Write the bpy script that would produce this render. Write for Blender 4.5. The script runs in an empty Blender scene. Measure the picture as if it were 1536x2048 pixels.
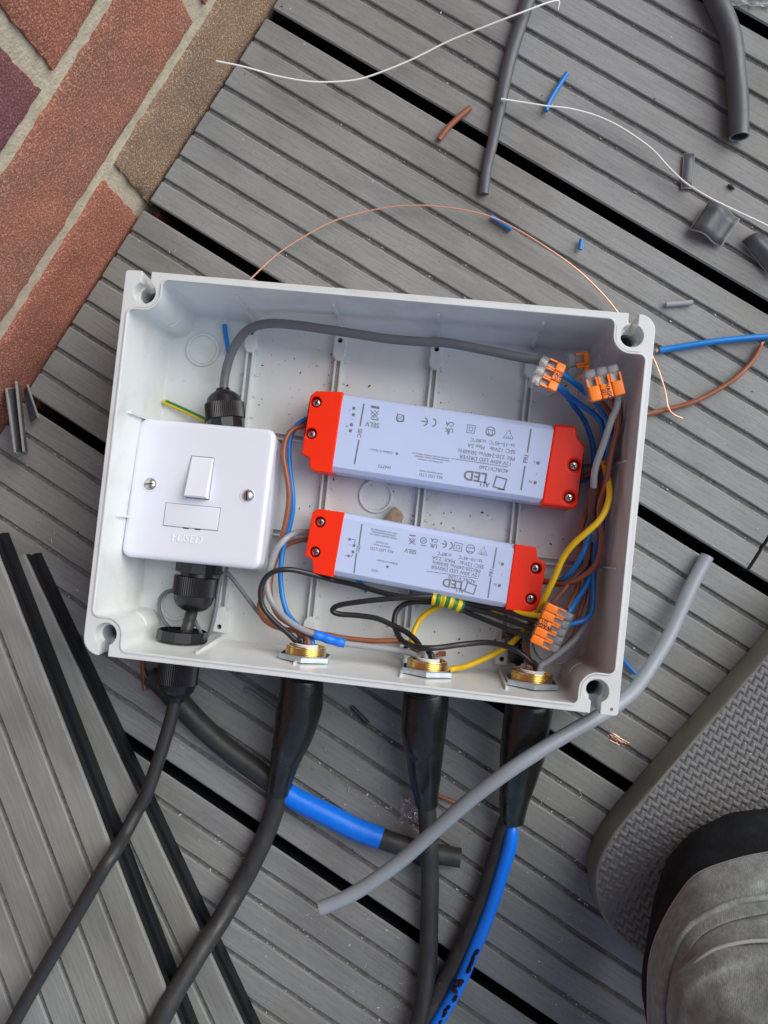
import bpy, bmesh, math, random
from mathutils import Vector, Matrix, noise
random.seed(7)
PI = math.pi
scene = bpy.context.scene
COL = scene.collection

# ------------------------------------------------------------------ camera
F, CX, CY, HC = 1650.0, 768.0, 1024.0, 528.0        # focal length in photo pixels, centre, height in mm
NAD = (868.0, 1080.0)                               # where the plumb line under the lens falls in the picture
_up = -Vector((NAD[0]-CX, -(NAD[1]-CY), -F)).normalized()
_x = (Vector((1, 0, 0)) - _up*_up.x).normalized()
_y = _up.cross(_x)
R3 = Matrix((_x, _y, _up))
cam_data = bpy.data.cameras.new('camera')
cam_data.sensor_fit = 'HORIZONTAL'; cam_data.sensor_width = 36.0
cam_data.lens = F/1536*36.0
cam_data.clip_start = 0.01; cam_data.clip_end = 500
cam = bpy.data.objects.new('camera', cam_data); COL.objects.link(cam)
cam.matrix_world = Matrix.Translation((0, 0, HC/1000)) @ R3.to_4x4()
scene.camera = cam

# ------------------------------------------------------------------ light
SUN_EL, SUN_AZ = math.radians(42), math.radians(64)  # soft light from the upper right of the picture
w = bpy.data.worlds.new('World'); scene.world = w; w.use_nodes = True
nt = w.node_tree; bg = nt.nodes['Background']
sky = nt.nodes.new('ShaderNodeTexSky'); sky.sky_type = 'NISHITA'; sky.sun_disc = False
sky.sun_elevation = SUN_EL; sky.sun_rotation = SUN_AZ
sky.air_density = 1.0; sky.dust_density = 2.2; sky.ozone_density = 1.0
nt.links.new(sky.outputs[0], bg.inputs[0]); bg.inputs[1].default_value = 0.15
sl = bpy.data.lights.new('sun', 'SUN'); sl.energy = 2.0; sl.angle = math.radians(62); sl.color = (0.99, 1.0, 0.965)
sun = bpy.data.objects.new('sun', sl); COL.objects.link(sun)
sd = Vector((math.sin(SUN_AZ)*math.cos(SUN_EL), math.cos(SUN_AZ)*math.cos(SUN_EL), math.sin(SUN_EL)))
sun.location = sd*3
sun.rotation_euler = (-sd).to_track_quat('-Z', 'Y').to_euler()
vs = scene.view_settings
vs.view_transform = 'Standard'; vs.look = 'None'; vs.gamma = 1.0; vs.use_curve_mapping = False
vs.exposure = 0.12
scene.cycles.max_bounces = 8
scene.cycles.transparent_max_bounces = 12
scene.cycles.caustics_reflective = False; scene.cycles.caustics_refractive = False

# ------------------------------------------------------------------ helpers (all lengths in mm)
def P(px, py, z=0.0):
    d = R3 @ Vector(((px-CX)/F, -(py-CY)/F, -1.0))
    t = (z-HC)/d.z
    return Vector((d.x*t, d.y*t, z))
def RAD(wpx, z): return wpx*0.5*(HC-z)/F
WL = {}
def thing(name, label, cat, loc, group=None):
    o = bpy.data.objects.new(name, None); COL.objects.link(o)
    o.empty_display_size = 0.01
    o.location = Vector(loc)/1000; WL[o] = Vector(loc)
    o['label'] = label; o['category'] = cat
    if group: o['group'] = group
    return o
def tag(o, label=None, cat=None, group=None, kind=None):
    if label: o['label'] = label
    if cat: o['category'] = cat
    if group: o['group'] = group
    if kind: o['kind'] = kind
    return o

def catmull(pts, n=8, closed=False):
    """pts: list of equal-length tuples -> interpolated list"""
    P4 = [Vector(p) if len(p) < 5 else p for p in pts]
    m = len(pts); out = []
    L = len(pts[0])
    rng = range(m) if closed else range(m-1)
    for i in rng:
        a = pts[(i-1) % m] if (closed or i > 0) else tuple(2*pts[0][k]-pts[1][k] for k in range(L))
        b = pts[i]; c = pts[(i+1) % m]
        d = pts[(i+2) % m] if (closed or i+2 < m) else tuple(2*pts[-1][k]-pts[-2][k] for k in range(L))
        for s in range(n):
            t = s/n
            out.append(tuple(0.5*((2*b[k])+(-a[k]+c[k])*t+(2*a[k]-5*b[k]+4*c[k]-d[k])*t*t+(-a[k]+3*b[k]-3*c[k]+d[k])*t**3) for k in range(L)))
    if not closed: out.append(tuple(pts[-1]))
    return out

class MB:
    def __init__(s): s.bm = bmesh.new()
    def faces(s, verts, idx, mi=0):
        vs_ = [s.bm.verts.new(v) for v in verts]
        for f in idx:
            try:
                fc = s.bm.faces.new([vs_[i] for i in f]); fc.material_index = mi
            except ValueError: pass
        return s
    def loft(s, rings, mi=0, closed=True, caps=(True, True), loop=False):
        n = len(rings[0]); vr = [[s.bm.verts.new(v) for v in r] for r in rings]
        m = len(rings)
        for i in range(m if loop else m-1):
            A, B = vr[i], vr[(i+1) % m]
            for j in range(n if closed else n-1):
                f = s.bm.faces.new((A[j], A[(j+1) % n], B[(j+1) % n], B[j])); f.material_index = mi
        if not loop and closed:
            if caps[0]: s.bm.faces.new(list(reversed(vr[0]))).material_index = mi
            if caps[1]: s.bm.faces.new(vr[-1]).material_index = mi
        return s
    def prism(s, poly, z0, z1, mi=0, inset=0.0, cham=0.0):
        """poly: list of world points (x,y); optional chamfer at the top"""
        c = sum((Vector((p[0], p[1])) for p in poly), Vector((0, 0)))/len(poly)
        def ring(z, k):
            out = []
            for p in poly:
                d = Vector((p[0], p[1]))-c; l = d.length
                q = c+d*((l-k)/l)
                out.append(Vector((q.x, q.y, z)))
            return out
        rs = [ring(z0, inset), ring(z1-cham, 0)] if cham else [ring(z0, inset), ring(z1, 0)]
        if cham: rs += [ring(z1-cham*0.3, cham*0.3), ring(z1, cham)]
        return s.loft(rs, mi)
    def box(s, c, ax, ay, az, sx, sy, sz, mi=0):
        """centre, unit axes, full sizes"""
        v = []
        for i in (-1, 1):
            for j in (-1, 1):
                for k in (-1, 1): v.append(c+ax*(i*sx/2)+ay*(j*sy/2)+az*(k*sz/2))
        return s.faces(v, [(0, 1, 3, 2), (4, 6, 7, 5), (0, 4, 5, 1), (2, 3, 7, 6), (0, 2, 6, 4), (1, 5, 7, 3)], mi)
    def rbox(s, c, ax, ay, az, sx, sy, sz, r, mi=0, seg=3, topr=None):
        """box with rounded vertical corners (radius r) and a rounded top edge"""
        t = topr if topr is not None else min(r, sz*0.4)
        def ring(k, z):
            hx, hy, rr = sx/2-k, sy/2-k, max(r-k, 0.05)
            out = []
            for (qx, qy, a0) in ((1, 1, 0), (-1, 1, 90), (-1, -1, 180), (1, -1, 270)):
                for i in range(seg+1):
                    a = math.radians(a0+90*i/seg)
                    out.append(c+ax*(qx*(hx-rr)+rr*math.cos(a))+ay*(qy*(hy-rr)+rr*math.sin(a))+az*z)
            return out
        rs = [ring(0, -sz/2), ring(0, sz/2-t)]
        for i in (1, 2, 3):
            a = PI/2*i/3
            rs.append(ring(t*(1-math.cos(a)), sz/2-t+t*math.sin(a)))
        return s.loft(rs, mi)
    def lathe(s, c, axis, prof, seg=32, mi=0, ribs=None, hexa=None, caps=(True, True)):
        """prof: list of (distance along axis, radius[, ribbed?])"""
        ax = axis.normalized()
        u = ax.orthogonal().normalized() if abs(ax.z) > .9 else Vector((0, 0, 1))
        u = (u-ax*u.dot(ax)).normalized(); v = ax.cross(u)
        rs = []
        for p in prof:
            ring = []
            for i in range(seg):
                a = 2*PI*i/seg; r = p[1]
                if len(p) > 2 and p[2] == 'rib': r *= 1+0.022*(1 if i % 2 else -1)
                if len(p) > 2 and p[2] == 'hex':
                    b = (a % (PI/3))-PI/6; r = r*math.cos(PI/6)/math.cos(b)
                if len(p) > 2 and p[2] == 'oct':
                    b = (a % (PI/5))-PI/10; r = r*math.cos(PI/10)/math.cos(b)
                ring.append(c+ax*p[0]+u*(r*math.cos(a))+v*(r*math.sin(a)))
            rs.append(ring)
        return s.loft(rs, mi, caps=caps)
    def tube(s, pts, rad, seg=12, mi=0, caps=(True, True), flat=None, jit=0.0):
        pts = [Vector(p) for p in pts]; n = len(pts)
        if not hasattr(rad, '__len__'): rad = [rad]*n
        T = []
        for i in range(n):
            a = pts[max(i-1, 0)]; b = pts[min(i+1, n-1)]
            d = b-a
            T.append(d.normalized() if d.length > 1e-6 else (T[-1] if T else Vector((1, 0, 0))))
        N = Vector((0, 0, 1)); N = N-T[0]*N.dot(T[0])
        N = N.normalized() if N.length > .05 else T[0].orthogonal().normalized()
        rs = []
        for i in range(n):
            N = N-T[i]*N.dot(T[i]); N.normalize(); Bn = T[i].cross(N)
            ring = []
            for j in range(seg):
                a = 2*PI*j/seg; r = rad[i]
                if jit: r *= 1+jit*noise.noise(pts[i]*0.08+Vector((j*.4, 0, 0)))
                k = flat if flat else 1.0
                ring.append(pts[i]+N*(math.cos(a)*r*k)+Bn*(math.sin(a)*r))
            rs.append(ring)
        return s.loft(rs, mi, caps=caps)
    def text(s, body, c, dirx, diry, size, mi=0, ext=0.0, bold=0.0, shear=0.0, align='CENTER'):
        cu = bpy.data.curves.new('t', 'FONT'); cu.body = body; cu.size = 1.0
        cu.align_x = align; cu.align_y = 'CENTER'; cu.offset = bold; cu.shear = shear
        cu.extrude = 0.5 if ext else 0.0
        cu.resolution_u = 3
        o = bpy.data.objects.new('t', cu); COL.objects.link(o)
        dg = bpy.context.evaluated_depsgraph_get(); dg.update()
        me = bpy.data.meshes.new_from_object(o.evaluated_get(dg))
        nz = dirx.cross(diry).normalized()
        vs_ = [s.bm.verts.new(c+dirx*(v.co.x*size)+diry*(v.co.y*size)+nz*(v.co.z*ext)) for v in me.vertices]
        for p in me.polygons:
            try: s.bm.faces.new([vs_[i] for i in p.vertices]).material_index = mi
            except ValueError: pass
        bpy.data.objects.remove(o); bpy.data.curves.remove(cu); bpy.data.meshes.remove(me)
        return s
    def build(s, name, mats, parent=None, ang=35, bevel=0.0, fix=True, uv=None):
        if fix: bmesh.ops.recalc_face_normals(s.bm, faces=s.bm.faces)
        me = bpy.data.meshes.new(name); s.bm.to_mesh(me); s.bm.free()
        if not isinstance(mats, (list, tuple)): mats = [mats]
        for m in mats: me.materials.append(m)
        o = bpy.data.objects.new(name, me); COL.objects.link(o)
        if parent is None:
            xs = [v.co for v in me.vertices]
            lo = Vector((min(v.x for v in xs), min(v.y for v in xs), min(v.z for v in xs)))
            hi = Vector((max(v.x for v in xs), max(v.y for v in xs), max(v.z for v in xs)))
            base = Vector(((lo.x+hi.x)/2, (lo.y+hi.y)/2, lo.z)); o.location = base/1000
        else:
            base = WL[parent]; o.parent = parent
        WL[o] = base
        me.transform(Matrix.Scale(0.001, 4) @ Matrix.Translation(-base))
        if ang is not None:
            me.shade_smooth(); me.set_sharp_from_angle(angle=math.radians(ang))
        if bevel:
            b = o.modifiers.new('b', 'BEVEL'); b.width = bevel/1000; b.segments = 3; b.limit_method = 'ANGLE'; b.angle_limit = math.radians(40)
        return o

def cut(o, mb, keep=False):
    """subtract the closed volumes in mb from object o, and store the result in its mesh"""
    bmesh.ops.recalc_face_normals(mb.bm, faces=mb.bm.faces)
    me = bpy.data.meshes.new('c'); mb.bm.to_mesh(me); mb.bm.free()
    me.transform(Matrix.Scale(0.001, 4) @ Matrix.Translation(-WL[o]))
    c = bpy.data.objects.new('c', me); COL.objects.link(c)
    c.matrix_world = Matrix.Translation(WL[o]/1000)
    bpy.context.view_layer.update()
    m = o.modifiers.new('x', 'BOOLEAN'); m.operation = 'DIFFERENCE'; m.solver = 'EXACT'; m.object = c
    m.use_self = True
    bev = [x for x in o.modifiers if x.type == 'BEVEL']
    for b in bev: b.show_viewport = False
    dg = bpy.context.evaluated_depsgraph_get(); dg.update()
    new = bpy.data.meshes.new_from_object(o.evaluated_get(dg))
    o.modifiers.remove(m)
    for b in bev: b.show_viewport = True
    old = o.data; nm = old.name; o.data = new; bpy.data.meshes.remove(old); new.name = nm
    bpy.data.objects.remove(c); bpy.data.meshes.remove(me)
    new.shade_smooth(); new.set_sharp_from_angle(angle=math.radians(35))

# ------------------------------------------------------------------ materials
def mat(name, col, rough=0.5, var=0.0, vs_mm=20, col2=None, bump=0.0, bs_mm=1.0, metal=0.0, spec=0.5, stretch=None,
        bevel=0.0, speck=0.0, speck_mm=1.5, speck_col=(0.6, 0.6, 0.58), rvar=0.0, coat=0.0, detail=4, bdist=0.3, speck_t=0.62):
    m = bpy.data.materials.new(name); m.use_nodes = True
    nt = m.node_tree; N = nt.nodes; L = nt.links; b = N['Principled BSDF']
    b.inputs['Base Color'].default_value = (*col, 1); b.inputs['Roughness'].default_value = rough
    b.inputs['Metallic'].default_value = metal; b.inputs['Specular IOR Level'].default_value = spec
    b.inputs['Coat Weight'].default_value = coat; b.inputs['Coat Roughness'].default_value = 0.08
    tc = N.new('ShaderNodeTexCoord'); src = tc.outputs['Object']
    if stretch:
        mp = N.new('ShaderNodeMapping'); mp.inputs['Scale'].default_value = stretch; L.new(src, mp.inputs[0]); ssrc = mp.outputs[0]
    else: ssrc = src
    def nz(scale_mm, s=src, det=detail):
        n = N.new('ShaderNodeTexNoise'); n.inputs['Scale'].default_value = 1000/scale_mm; n.inputs['Detail'].default_value = det
        n.inputs['Roughness'].default_value = 0.6
        L.new(s, n.inputs['Vector']); return n.outputs['Fac']
    cur = None
    if var or col2:
        c2 = col2 or tuple(max(0, c*(1-var)) for c in col)
        c1 = col if col2 else tuple(c*(1+var*0.6) for c in col)
        r = N.new('ShaderNodeMapRange'); r.inputs[1].default_value = .3; r.inputs[2].default_value = .7
        L.new(nz(vs_mm, ssrc), r.inputs[0])
        mx = N.new('ShaderNodeMix'); mx.data_type = 'RGBA'; mx.inputs[6].default_value = (*c1, 1); mx.inputs[7].default_value = (*c2, 1)
        L.new(r.outputs[0], mx.inputs[0]); cur = mx.outputs[2]
    if speck:
        r = N.new('ShaderNodeMapRange'); r.inputs[1].default_value = speck_t; r.inputs[2].default_value = speck_t+.06; r.inputs[4].default_value = speck
        L.new(nz(speck_mm, src, 2), r.inputs[0])
        mx = N.new('ShaderNodeMix'); mx.data_type = 'RGBA'; mx.inputs[6].default_value = (*col, 1); mx.inputs[7].default_value = (*speck_col, 1)
        if cur: L.new(cur, mx.inputs[6])
        L.new(r.outputs[0], mx.inputs[0]); cur = mx.outputs[2]
    if cur: L.new(cur, b.inputs['Base Color'])
    if rvar:
        r = N.new('ShaderNodeMapRange'); r.inputs[1].default_value = .3; r.inputs[2].default_value = .7
        r.inputs[3].default_value = max(0.03, rough-rvar); r.inputs[4].default_value = rough+rvar
        L.new(nz(vs_mm*0.6), r.inputs[0]); L.new(r.outputs[0], b.inputs['Roughness'])
    nrm = None
    if bevel:
        bv = N.new('ShaderNodeBevel'); bv.samples = 4; bv.inputs['Radius'].default_value = bevel/1000; nrm = bv.outputs[0]
    if bump:
        bp = N.new('ShaderNodeBump'); bp.inputs['Strength'].default_value = bump; bp.inputs['Distance'].default_value = bdist/1000
        L.new(nz(bs_mm, ssrc), bp.inputs['Height'])
        if nrm: L.new(nrm, bp.inputs['Normal'])
        nrm = bp.outputs[0]
    if nrm: L.new(nrm, b.inputs['Normal'])
    return m
def tone(m, scale_mm, c_mul, amt=1.0, lo=.42, hi=.6, stretch=None):
    """multiply the base colour by a second tint in large soft patches (dust, weathering)"""
    nt = m.node_tree; N = nt.nodes; L = nt.links; b = N['Principled BSDF']
    tc = N.new('ShaderNodeTexCoord'); n = N.new('ShaderNodeTexNoise'); n.inputs['Scale'].default_value = 1000/scale_mm; n.inputs['Detail'].default_value = 5
    src = tc.outputs['Object']
    if stretch:
        mp = N.new('ShaderNodeMapping'); mp.inputs['Scale'].default_value = stretch; L.new(src, mp.inputs[0]); src = mp.outputs[0]
    L.new(src, n.inputs['Vector'])
    r = N.new('ShaderNodeMapRange'); r.inputs[1].default_value = lo; r.inputs[2].default_value = hi; r.inputs[4].default_value = amt; L.new(n.outputs['Fac'], r.inputs[0])
    mx = N.new('ShaderNodeMix'); mx.data_type = 'RGBA'; mx.blend_type = 'MULTIPLY'; mx.inputs[7].default_value = (*c_mul, 1)
    lk = b.inputs['Base Color'].links
    if lk: L.new(lk[0].from_socket, mx.inputs[6])
    else: mx.inputs[6].default_value = b.inputs['Base Color'].default_value
    L.new(r.outputs[0], mx.inputs[0]); L.new(mx.outputs[2], b.inputs['Base Color']); return m
def clear_mat(name, tint=(0.86, 0.88, 0.88), refl=0.22, rough=0.08, bump=0.5):
    m = bpy.data.materials.new(name); m.use_nodes = True
    nt = m.node_tree; N = nt.nodes; L = nt.links; N.clear()
    o = N.new('ShaderNodeOutputMaterial'); t = N.new('ShaderNodeBsdfTransparent'); t.inputs[0].default_value = (*tint, 1)
    g = N.new('ShaderNodeBsdfGlossy'); g.inputs['Roughness'].default_value = rough; g.inputs[0].default_value = (.95, .95, .95, 1)
    d = N.new('ShaderNodeBsdfDiffuse'); d.inputs[0].default_value = (.7, .7, .7, 1)
    fr = N.new('ShaderNodeFresnel'); fr.inputs[0].default_value = 1.3
    ad = N.new('ShaderNodeMath'); ad.operation = 'ADD'; ad.use_clamp = True; ad.inputs[1].default_value = 0.03
    m1 = N.new('ShaderNodeMixShader'); m2 = N.new('ShaderNodeMixShader'); m2.inputs[0].default_value = refl*0.55
    L.new(fr.outputs[0], ad.inputs[0]); L.new(ad.outputs[0], m1.inputs[0]); L.new(t.outputs[0], m1.inputs[1]); L.new(g.outputs[0], m1.inputs[2])
    L.new(m1.outputs[0], m2.inputs[1]); L.new(d.outputs[0], m2.inputs[2]); L.new(m2.outputs[0], o.inputs[0])
    if bump:
        tc = N.new('ShaderNodeTexCoord'); n = N.new('ShaderNodeTexNoise'); n.inputs['Scale'].default_value = 350; bp = N.new('ShaderNodeBump')
        bp.inputs['Strength'].default_value = bump; bp.inputs['Distance'].default_value = 0.001
        L.new(tc.outputs['Object'], n.inputs['Vector']); L.new(n.outputs['Fac'], bp.inputs['Height']); L.new(bp.outputs[0], g.inputs['Normal'])
    return m

M = {}
M['deck'] = mat('composite_deck', (0.262, 0.272, 0.268), 0.62, var=0.20, vs_mm=1.3, stretch=(0.05, 1, 1), bump=0.55, bs_mm=0.8, bdist=0.25,
                speck=0.35, speck_mm=2.2, speck_col=(0.28, 0.28, 0.27), speck_t=0.66, detail=6)
M['board'] = mat('loose_board', (0.25, 0.26, 0.245), 0.66, var=0.18, vs_mm=1.3, stretch=(0.05, 1, 1), bump=0.5, bs_mm=0.8, bdist=0.25,
                 speck=0.3, speck_mm=2.4, speck_col=(0.3, 0.3, 0.28), speck_t=0.67, detail=6)
M['groove'] = mat('groove_bottom', (0.155, 0.155, 0.148), 0.85, var=0.45, vs_mm=3, bump=1.0, bs_mm=1.2, bdist=0.6, speck=0.75, speck_mm=1.5, speck_col=(0.30, 0.30, 0.28), speck_t=0.64)
tone(M['deck'], 170, (0.85, 0.83, 0.76)); tone(M['deck'], 38, (0.84, 0.84, 0.85), lo=.5, hi=.62, stretch=(.35, 1, 1)); tone(M['deck'], 2.2, (0.82, 0.82, 0.82), lo=.56, hi=.70)
tone(M['board'], 150, (0.86, 0.84, 0.78)); tone(M['board'], 30, (0.84, 0.84, 0.85), lo=.5, hi=.62, stretch=(.35, 1, 1))
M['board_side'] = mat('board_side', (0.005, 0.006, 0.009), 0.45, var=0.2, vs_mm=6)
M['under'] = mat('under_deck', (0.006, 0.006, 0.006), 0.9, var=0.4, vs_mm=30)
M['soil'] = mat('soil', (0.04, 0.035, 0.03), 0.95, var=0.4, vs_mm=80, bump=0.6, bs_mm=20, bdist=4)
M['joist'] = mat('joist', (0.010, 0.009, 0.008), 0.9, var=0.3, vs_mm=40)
M['mortar'] = mat('mortar', (0.58, 0.51, 0.38), 0.95, var=0.22, vs_mm=9, bump=0.9, bs_mm=2.2, bdist=1.0, speck=0.5, speck_mm=1.2, speck_col=(0.72, 0.68, 0.58))
def brick_mat(name, c, c2):
    return mat(name, c, 0.95, col2=c2, vs_mm=55, bump=1.0, bs_mm=1.3, bdist=1.7, speck=0.65, speck_mm=1.2,
               speck_col=(min(c[0]*1.8, .8), c[1]*2.2, c[2]*2.2), speck_t=0.53, detail=8)
M['brick_red'] = brick_mat('brick_red', (0.43, 0.158, 0.100), (0.29, 0.110, 0.080))
M['brick_brown'] = brick_mat('brick_brown', (0.36, 0.225, 0.145), (0.24, 0.150, 0.105))
M['brick_mix'] = brick_mat('brick_mix', (0.43, 0.160, 0.105), (0.24, 0.132, 0.092))
M['brick_plum'] = brick_mat('brick_plum', (0.24, 0.088, 0.085), (0.17, 0.07, 0.078))
M['box'] = mat('enclosure_plastic', (0.68, 0.715, 0.70), 0.22, var=0.04, vs_mm=60, bevel=0.7, bump=0.12, bs_mm=26, bdist=1.2, speck=0.6, speck_mm=7, speck_col=(0.16, 0.16, 0.15), speck_t=0.80)
tone(M['box'], 24, (0.90, 0.89, 0.86), lo=.55, hi=.7); tone(M['box'], 1.6, (0.6, 0.6, 0.6), lo=.70, hi=.74)
M['box_rim'] = mat('enclosure_rim', (0.66, 0.71, 0.70), 0.28, bevel=0.5)
M['dark_hole'] = mat('dark_hole', (0.01, 0.01, 0.01), 0.8)
M['slot'] = mat('slot_grey', (0.30, 0.31, 0.31), 0.5)
M['white'] = mat('white_gloss', (0.72, 0.745, 0.82), 0.16, bevel=0.25, var=0.02, vs_mm=80, bump=0.05, bs_mm=30, bdist=1)
M['white_emboss'] = mat('white_emboss', (0.80, 0.82, 0.87), 0.3)
M['white_gap'] = mat('white_shadow_gap', (0.12, 0.12, 0.13), 0.6)
M['gland'] = mat('black_nylon', (0.010, 0.010, 0.012), 0.32, bevel=0.25, rvar=0.08)
M['shrink'] = mat('heat_shrink', (0.014, 0.014, 0.013), 0.27, bump=0.3, bs_mm=30, bdist=3.0, rvar=0.1, speck=0.6, speck_mm=2.4, speck_t=0.76, speck_col=(0.3, 0.3, 0.28))
M['cable'] = mat('armoured_sheath', (0.030, 0.032, 0.031), 0.50, bump=0.4, bs_mm=9, bdist=0.8, rvar=0.12, var=0.3, vs_mm=14, speck=0.55, speck_mm=3.0, speck_t=0.72, speck_col=(0.22, 0.22, 0.21))
tone(M['cable'], 1.4, (4.0, 4.0, 3.9), lo=.70, hi=.76, stretch=(1, .25, .25)); tone(M['cable'], 20, (1.25, 1.25, 1.2), lo=.5, hi=.65)
M['flex'] = mat('black_flex', (0.026, 0.027, 0.027), 0.46, rvar=0.1, var=0.15, vs_mm=12)
M['grey_cable'] = mat('grey_cable', (0.27, 0.30, 0.335), 0.40, var=0.06, vs_mm=20, rvar=0.08)
M['grey_flex'] = mat('grey_flex', (0.13, 0.135, 0.145), 0.38, var=0.08, vs_mm=14, rvar=0.08)
M['wire_grey'] = mat('wire_grey', (0.33, 0.345, 0.36), 0.40, var=0.05, vs_mm=10)
M['wire_dgrey'] = mat('wire_dark_grey', (0.17, 0.19, 0.205), 0.42, var=0.05, vs_mm=10)
M['wire_blue'] = mat('wire_blue', (0.008, 0.205, 0.62), 0.34, var=0.08, vs_mm=10, rvar=0.06)
M['wire_brown'] = mat('wire_brown', (0.30, 0.100, 0.048), 0.38, var=0.1, vs_mm=10, rvar=0.06)
M['wire_dbrown'] = mat('wire_dark_brown', (0.20, 0.085, 0.062), 0.38, var=0.1, vs_mm=10)
M['wire_black'] = mat('wire_black', (0.016, 0.016, 0.018), 0.34, rvar=0.06)
M['wire_yellow'] = mat('wire_yellow', (0.78, 0.50, 0.004), 0.38, var=0.06, vs_mm=10)
M['wire_green'] = mat('wire_green', (0.01, 0.20, 0.04), 0.4)
M['wire_white'] = mat('wire_white', (0.84, 0.84, 0.80), 0.4)
M['copper'] = mat('bare_copper', (0.90, 0.50, 0.35), 0.38, metal=0.75)
M['blue_tape'] = mat('blue_tape', (0.003, 0.185, 0.86), 0.34, bump=0.35, bs_mm=7, bdist=0.6, rvar=0.06)
M['brown_shrink'] = mat('brown_sleeve', (0.105, 0.040, 0.026), 0.42)
M['ink'] = mat('ink', (0.012, 0.008, 0.02), 0.6)
M['red'] = mat('red_plastic', (0.93, 0.030, 0.003), 0.34, spec=0.35, bevel=0.8, var=0.03, vs_mm=30)
M['alu'] = mat('driver_body', (0.52, 0.62, 0.86), 0.42, bevel=0.4, var=0.03, vs_mm=40)
M['print'] = mat('grey_print', (0.17, 0.18, 0.21), 0.6)
M['screw'] = mat('screw_metal', (0.62, 0.60, 0.55), 0.28, metal=1.0, bump=0.4, bs_mm=1.0, bdist=0.15)
M['screw_dark'] = mat('screw_recess', (0.03, 0.02, 0.02), 0.5)
M['brass'] = mat('brass', (0.86, 0.66, 0.32), 0.25, metal=1.0, rvar=0.08)
M['zinc'] = mat('zinc_plate', (0.50, 0.57, 0.60), 0.32, metal=0.45, var=0.2, vs_mm=8, bump=0.3, bs_mm=4, bdist=0.3)
M['orange'] = mat('orange_lever', (0.98, 0.22, 0.004), 0.36, bevel=0.3)
M['clear'] = clear_mat('clear_polycarbonate', (0.93, 0.93, 0.93), 0.2, 0.3, 0.0)
M['film'] = clear_mat('clear_film', (0.9, 0.92, 0.92), 0.35, 0.12, 1.0)
M['conn_metal'] = mat('connector_spring', (0.55, 0.52, 0.47), 0.4, metal=0.4)
M['card'] = mat('wood_chip', (0.30, 0.21, 0.14), 0.85, var=0.3, vs_mm=4)
M['pad_side'] = mat('foam_side', (0.21, 0.215, 0.18), 0.85, var=0.22, vs_mm=26, bump=0.3, bs_mm=3)
M['sheath_in'] = mat('sheath_offcut', (0.078, 0.088, 0.100), 0.42, var=0.2, vs_mm=3, stretch=(1, 0.1, 1), rvar=0.08)
M['sheath_edge'] = mat('sheath_cut_edge', (0.26, 0.25, 0.24), 0.6)
M['swarf'] = mat('pale_flake', (0.62, 0.62, 0.58), 0.5)
M['dirt'] = mat('dirt_speck', (0.03, 0.03, 0.028), 0.8)

# ------------------------------------------------------------------ ground, deck
mb = MB(); mb.faces([Vector((-40000, -40000, -260)), Vector((40000, -40000, -260)), Vector((40000, 40000, -260)), Vector((-40000, 40000, -260))], [(0, 1, 2, 3)])
tag(mb.build('ground', M['soil'], ang=None, fix=False), kind='structure')

D0 = P(310, 425); D1 = P(1340, 1062)
DX = (D1-D0).normalized(); DY = Vector((-DX.y, DX.x, 0))       # along the boards, across them (up the picture)
gy = lambda px, py: (P(px, py)-D0).dot(DY)
g_top = (gy(548, 27)+gy(768, 160)+gy(1493, 595))/3
g_mid = 0.0
g_low = (gy(400, 1584)+gy(1077, 2032))/2
PITCH = (g_top-g_low)/3
print('deck pitch', PITCH, g_top, g_low, g_low/2)
E0 = P(550, 10); E1 = P(0, 871)
ex = lambda y: ((E0-D0).dot(DX)+((E1-D0).dot(DX)-(E0-D0).dot(DX))*(y-(E0-D0).dot(DY))/((E1-D0).dot(DY)-(E0-D0).dot(DY)))
GAP = 7.4
deck_rot = math.atan2(DX.y, DX.x)
def grooved_rows(y0, y1, n_land, gw, gd, r=0.5):
    """profile across a board: list of (y, z, groove?)"""
    rows = [(y0, -22, 0), (y0, -1.0, 0), (y0+1.0, 0, 0)]
    land = ((y1-y0)-(n_land-1)*gw)/n_land
    y = y0
    for i in range(n_land-1):
        y += land
        rows += [(y-0.5, 0, 1), (y+0.1, -0.5, 1), (y+0.45, -gd, 2), (y+gw-0.45, -gd, 2), (y+gw-0.1, -0.5, 1), (y+gw+0.5, 0, 1)]
        y += gw
    rows += [(y1-1.0, 0, 0), (y1, -1.0, 0), (y1, -22, 0)]
    return rows
deck = MB(); joint_x = (P(1516, 1108)-D0).dot(DX)
ytop0 = g_top
for k in range(-6, 8):
    yb = ytop0-PITCH*(k+1)+GAP/2; yt = ytop0-PITCH*k-GAP/2
    rows = grooved_rows(yb, yt, 8, 3.3, 1.7)
    spans = [(None, 1500)]
    if yb < (P(1510, 1105)-D0).dot(DY) < yt: spans = [(None, joint_x-1.1), (joint_x+1.1, 1500)]
    for (xa, xb) in spans:
        xs0 = xa if xa is not None else ex((yb+yt)/2)
        n = max(4, int((min(xb, 900)-xs0)/7)); xs = [xs0+(min(xb, 900)-xs0)*i/n for i in range(n+1)]
        if xb > 900: xs.append(xb)
        rings = []
        for xi, x in enumerate(xs):
            ring = []
            for (y, z, g) in rows:
                xx = x+(ex(y)-xs0 if (xi == 0 and xa is None) else 0)
                j = 0
                if g: j = (0.35 if g == 1 else 0.25)*noise.noise(Vector((xx*0.07, y*0.5, 3.1)))+0.22*noise.noise(Vector((xx*0.3, y*0.7, 8)))
                zz = z+(0.35*noise.noise(Vector((xx*0.35, y, 5))) if g == 2 else 0)
                ring.append(Vector((xx, y+j, zz)))
            rings.append(ring)
        deck.loft(rings, 0, closed=True)
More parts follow.
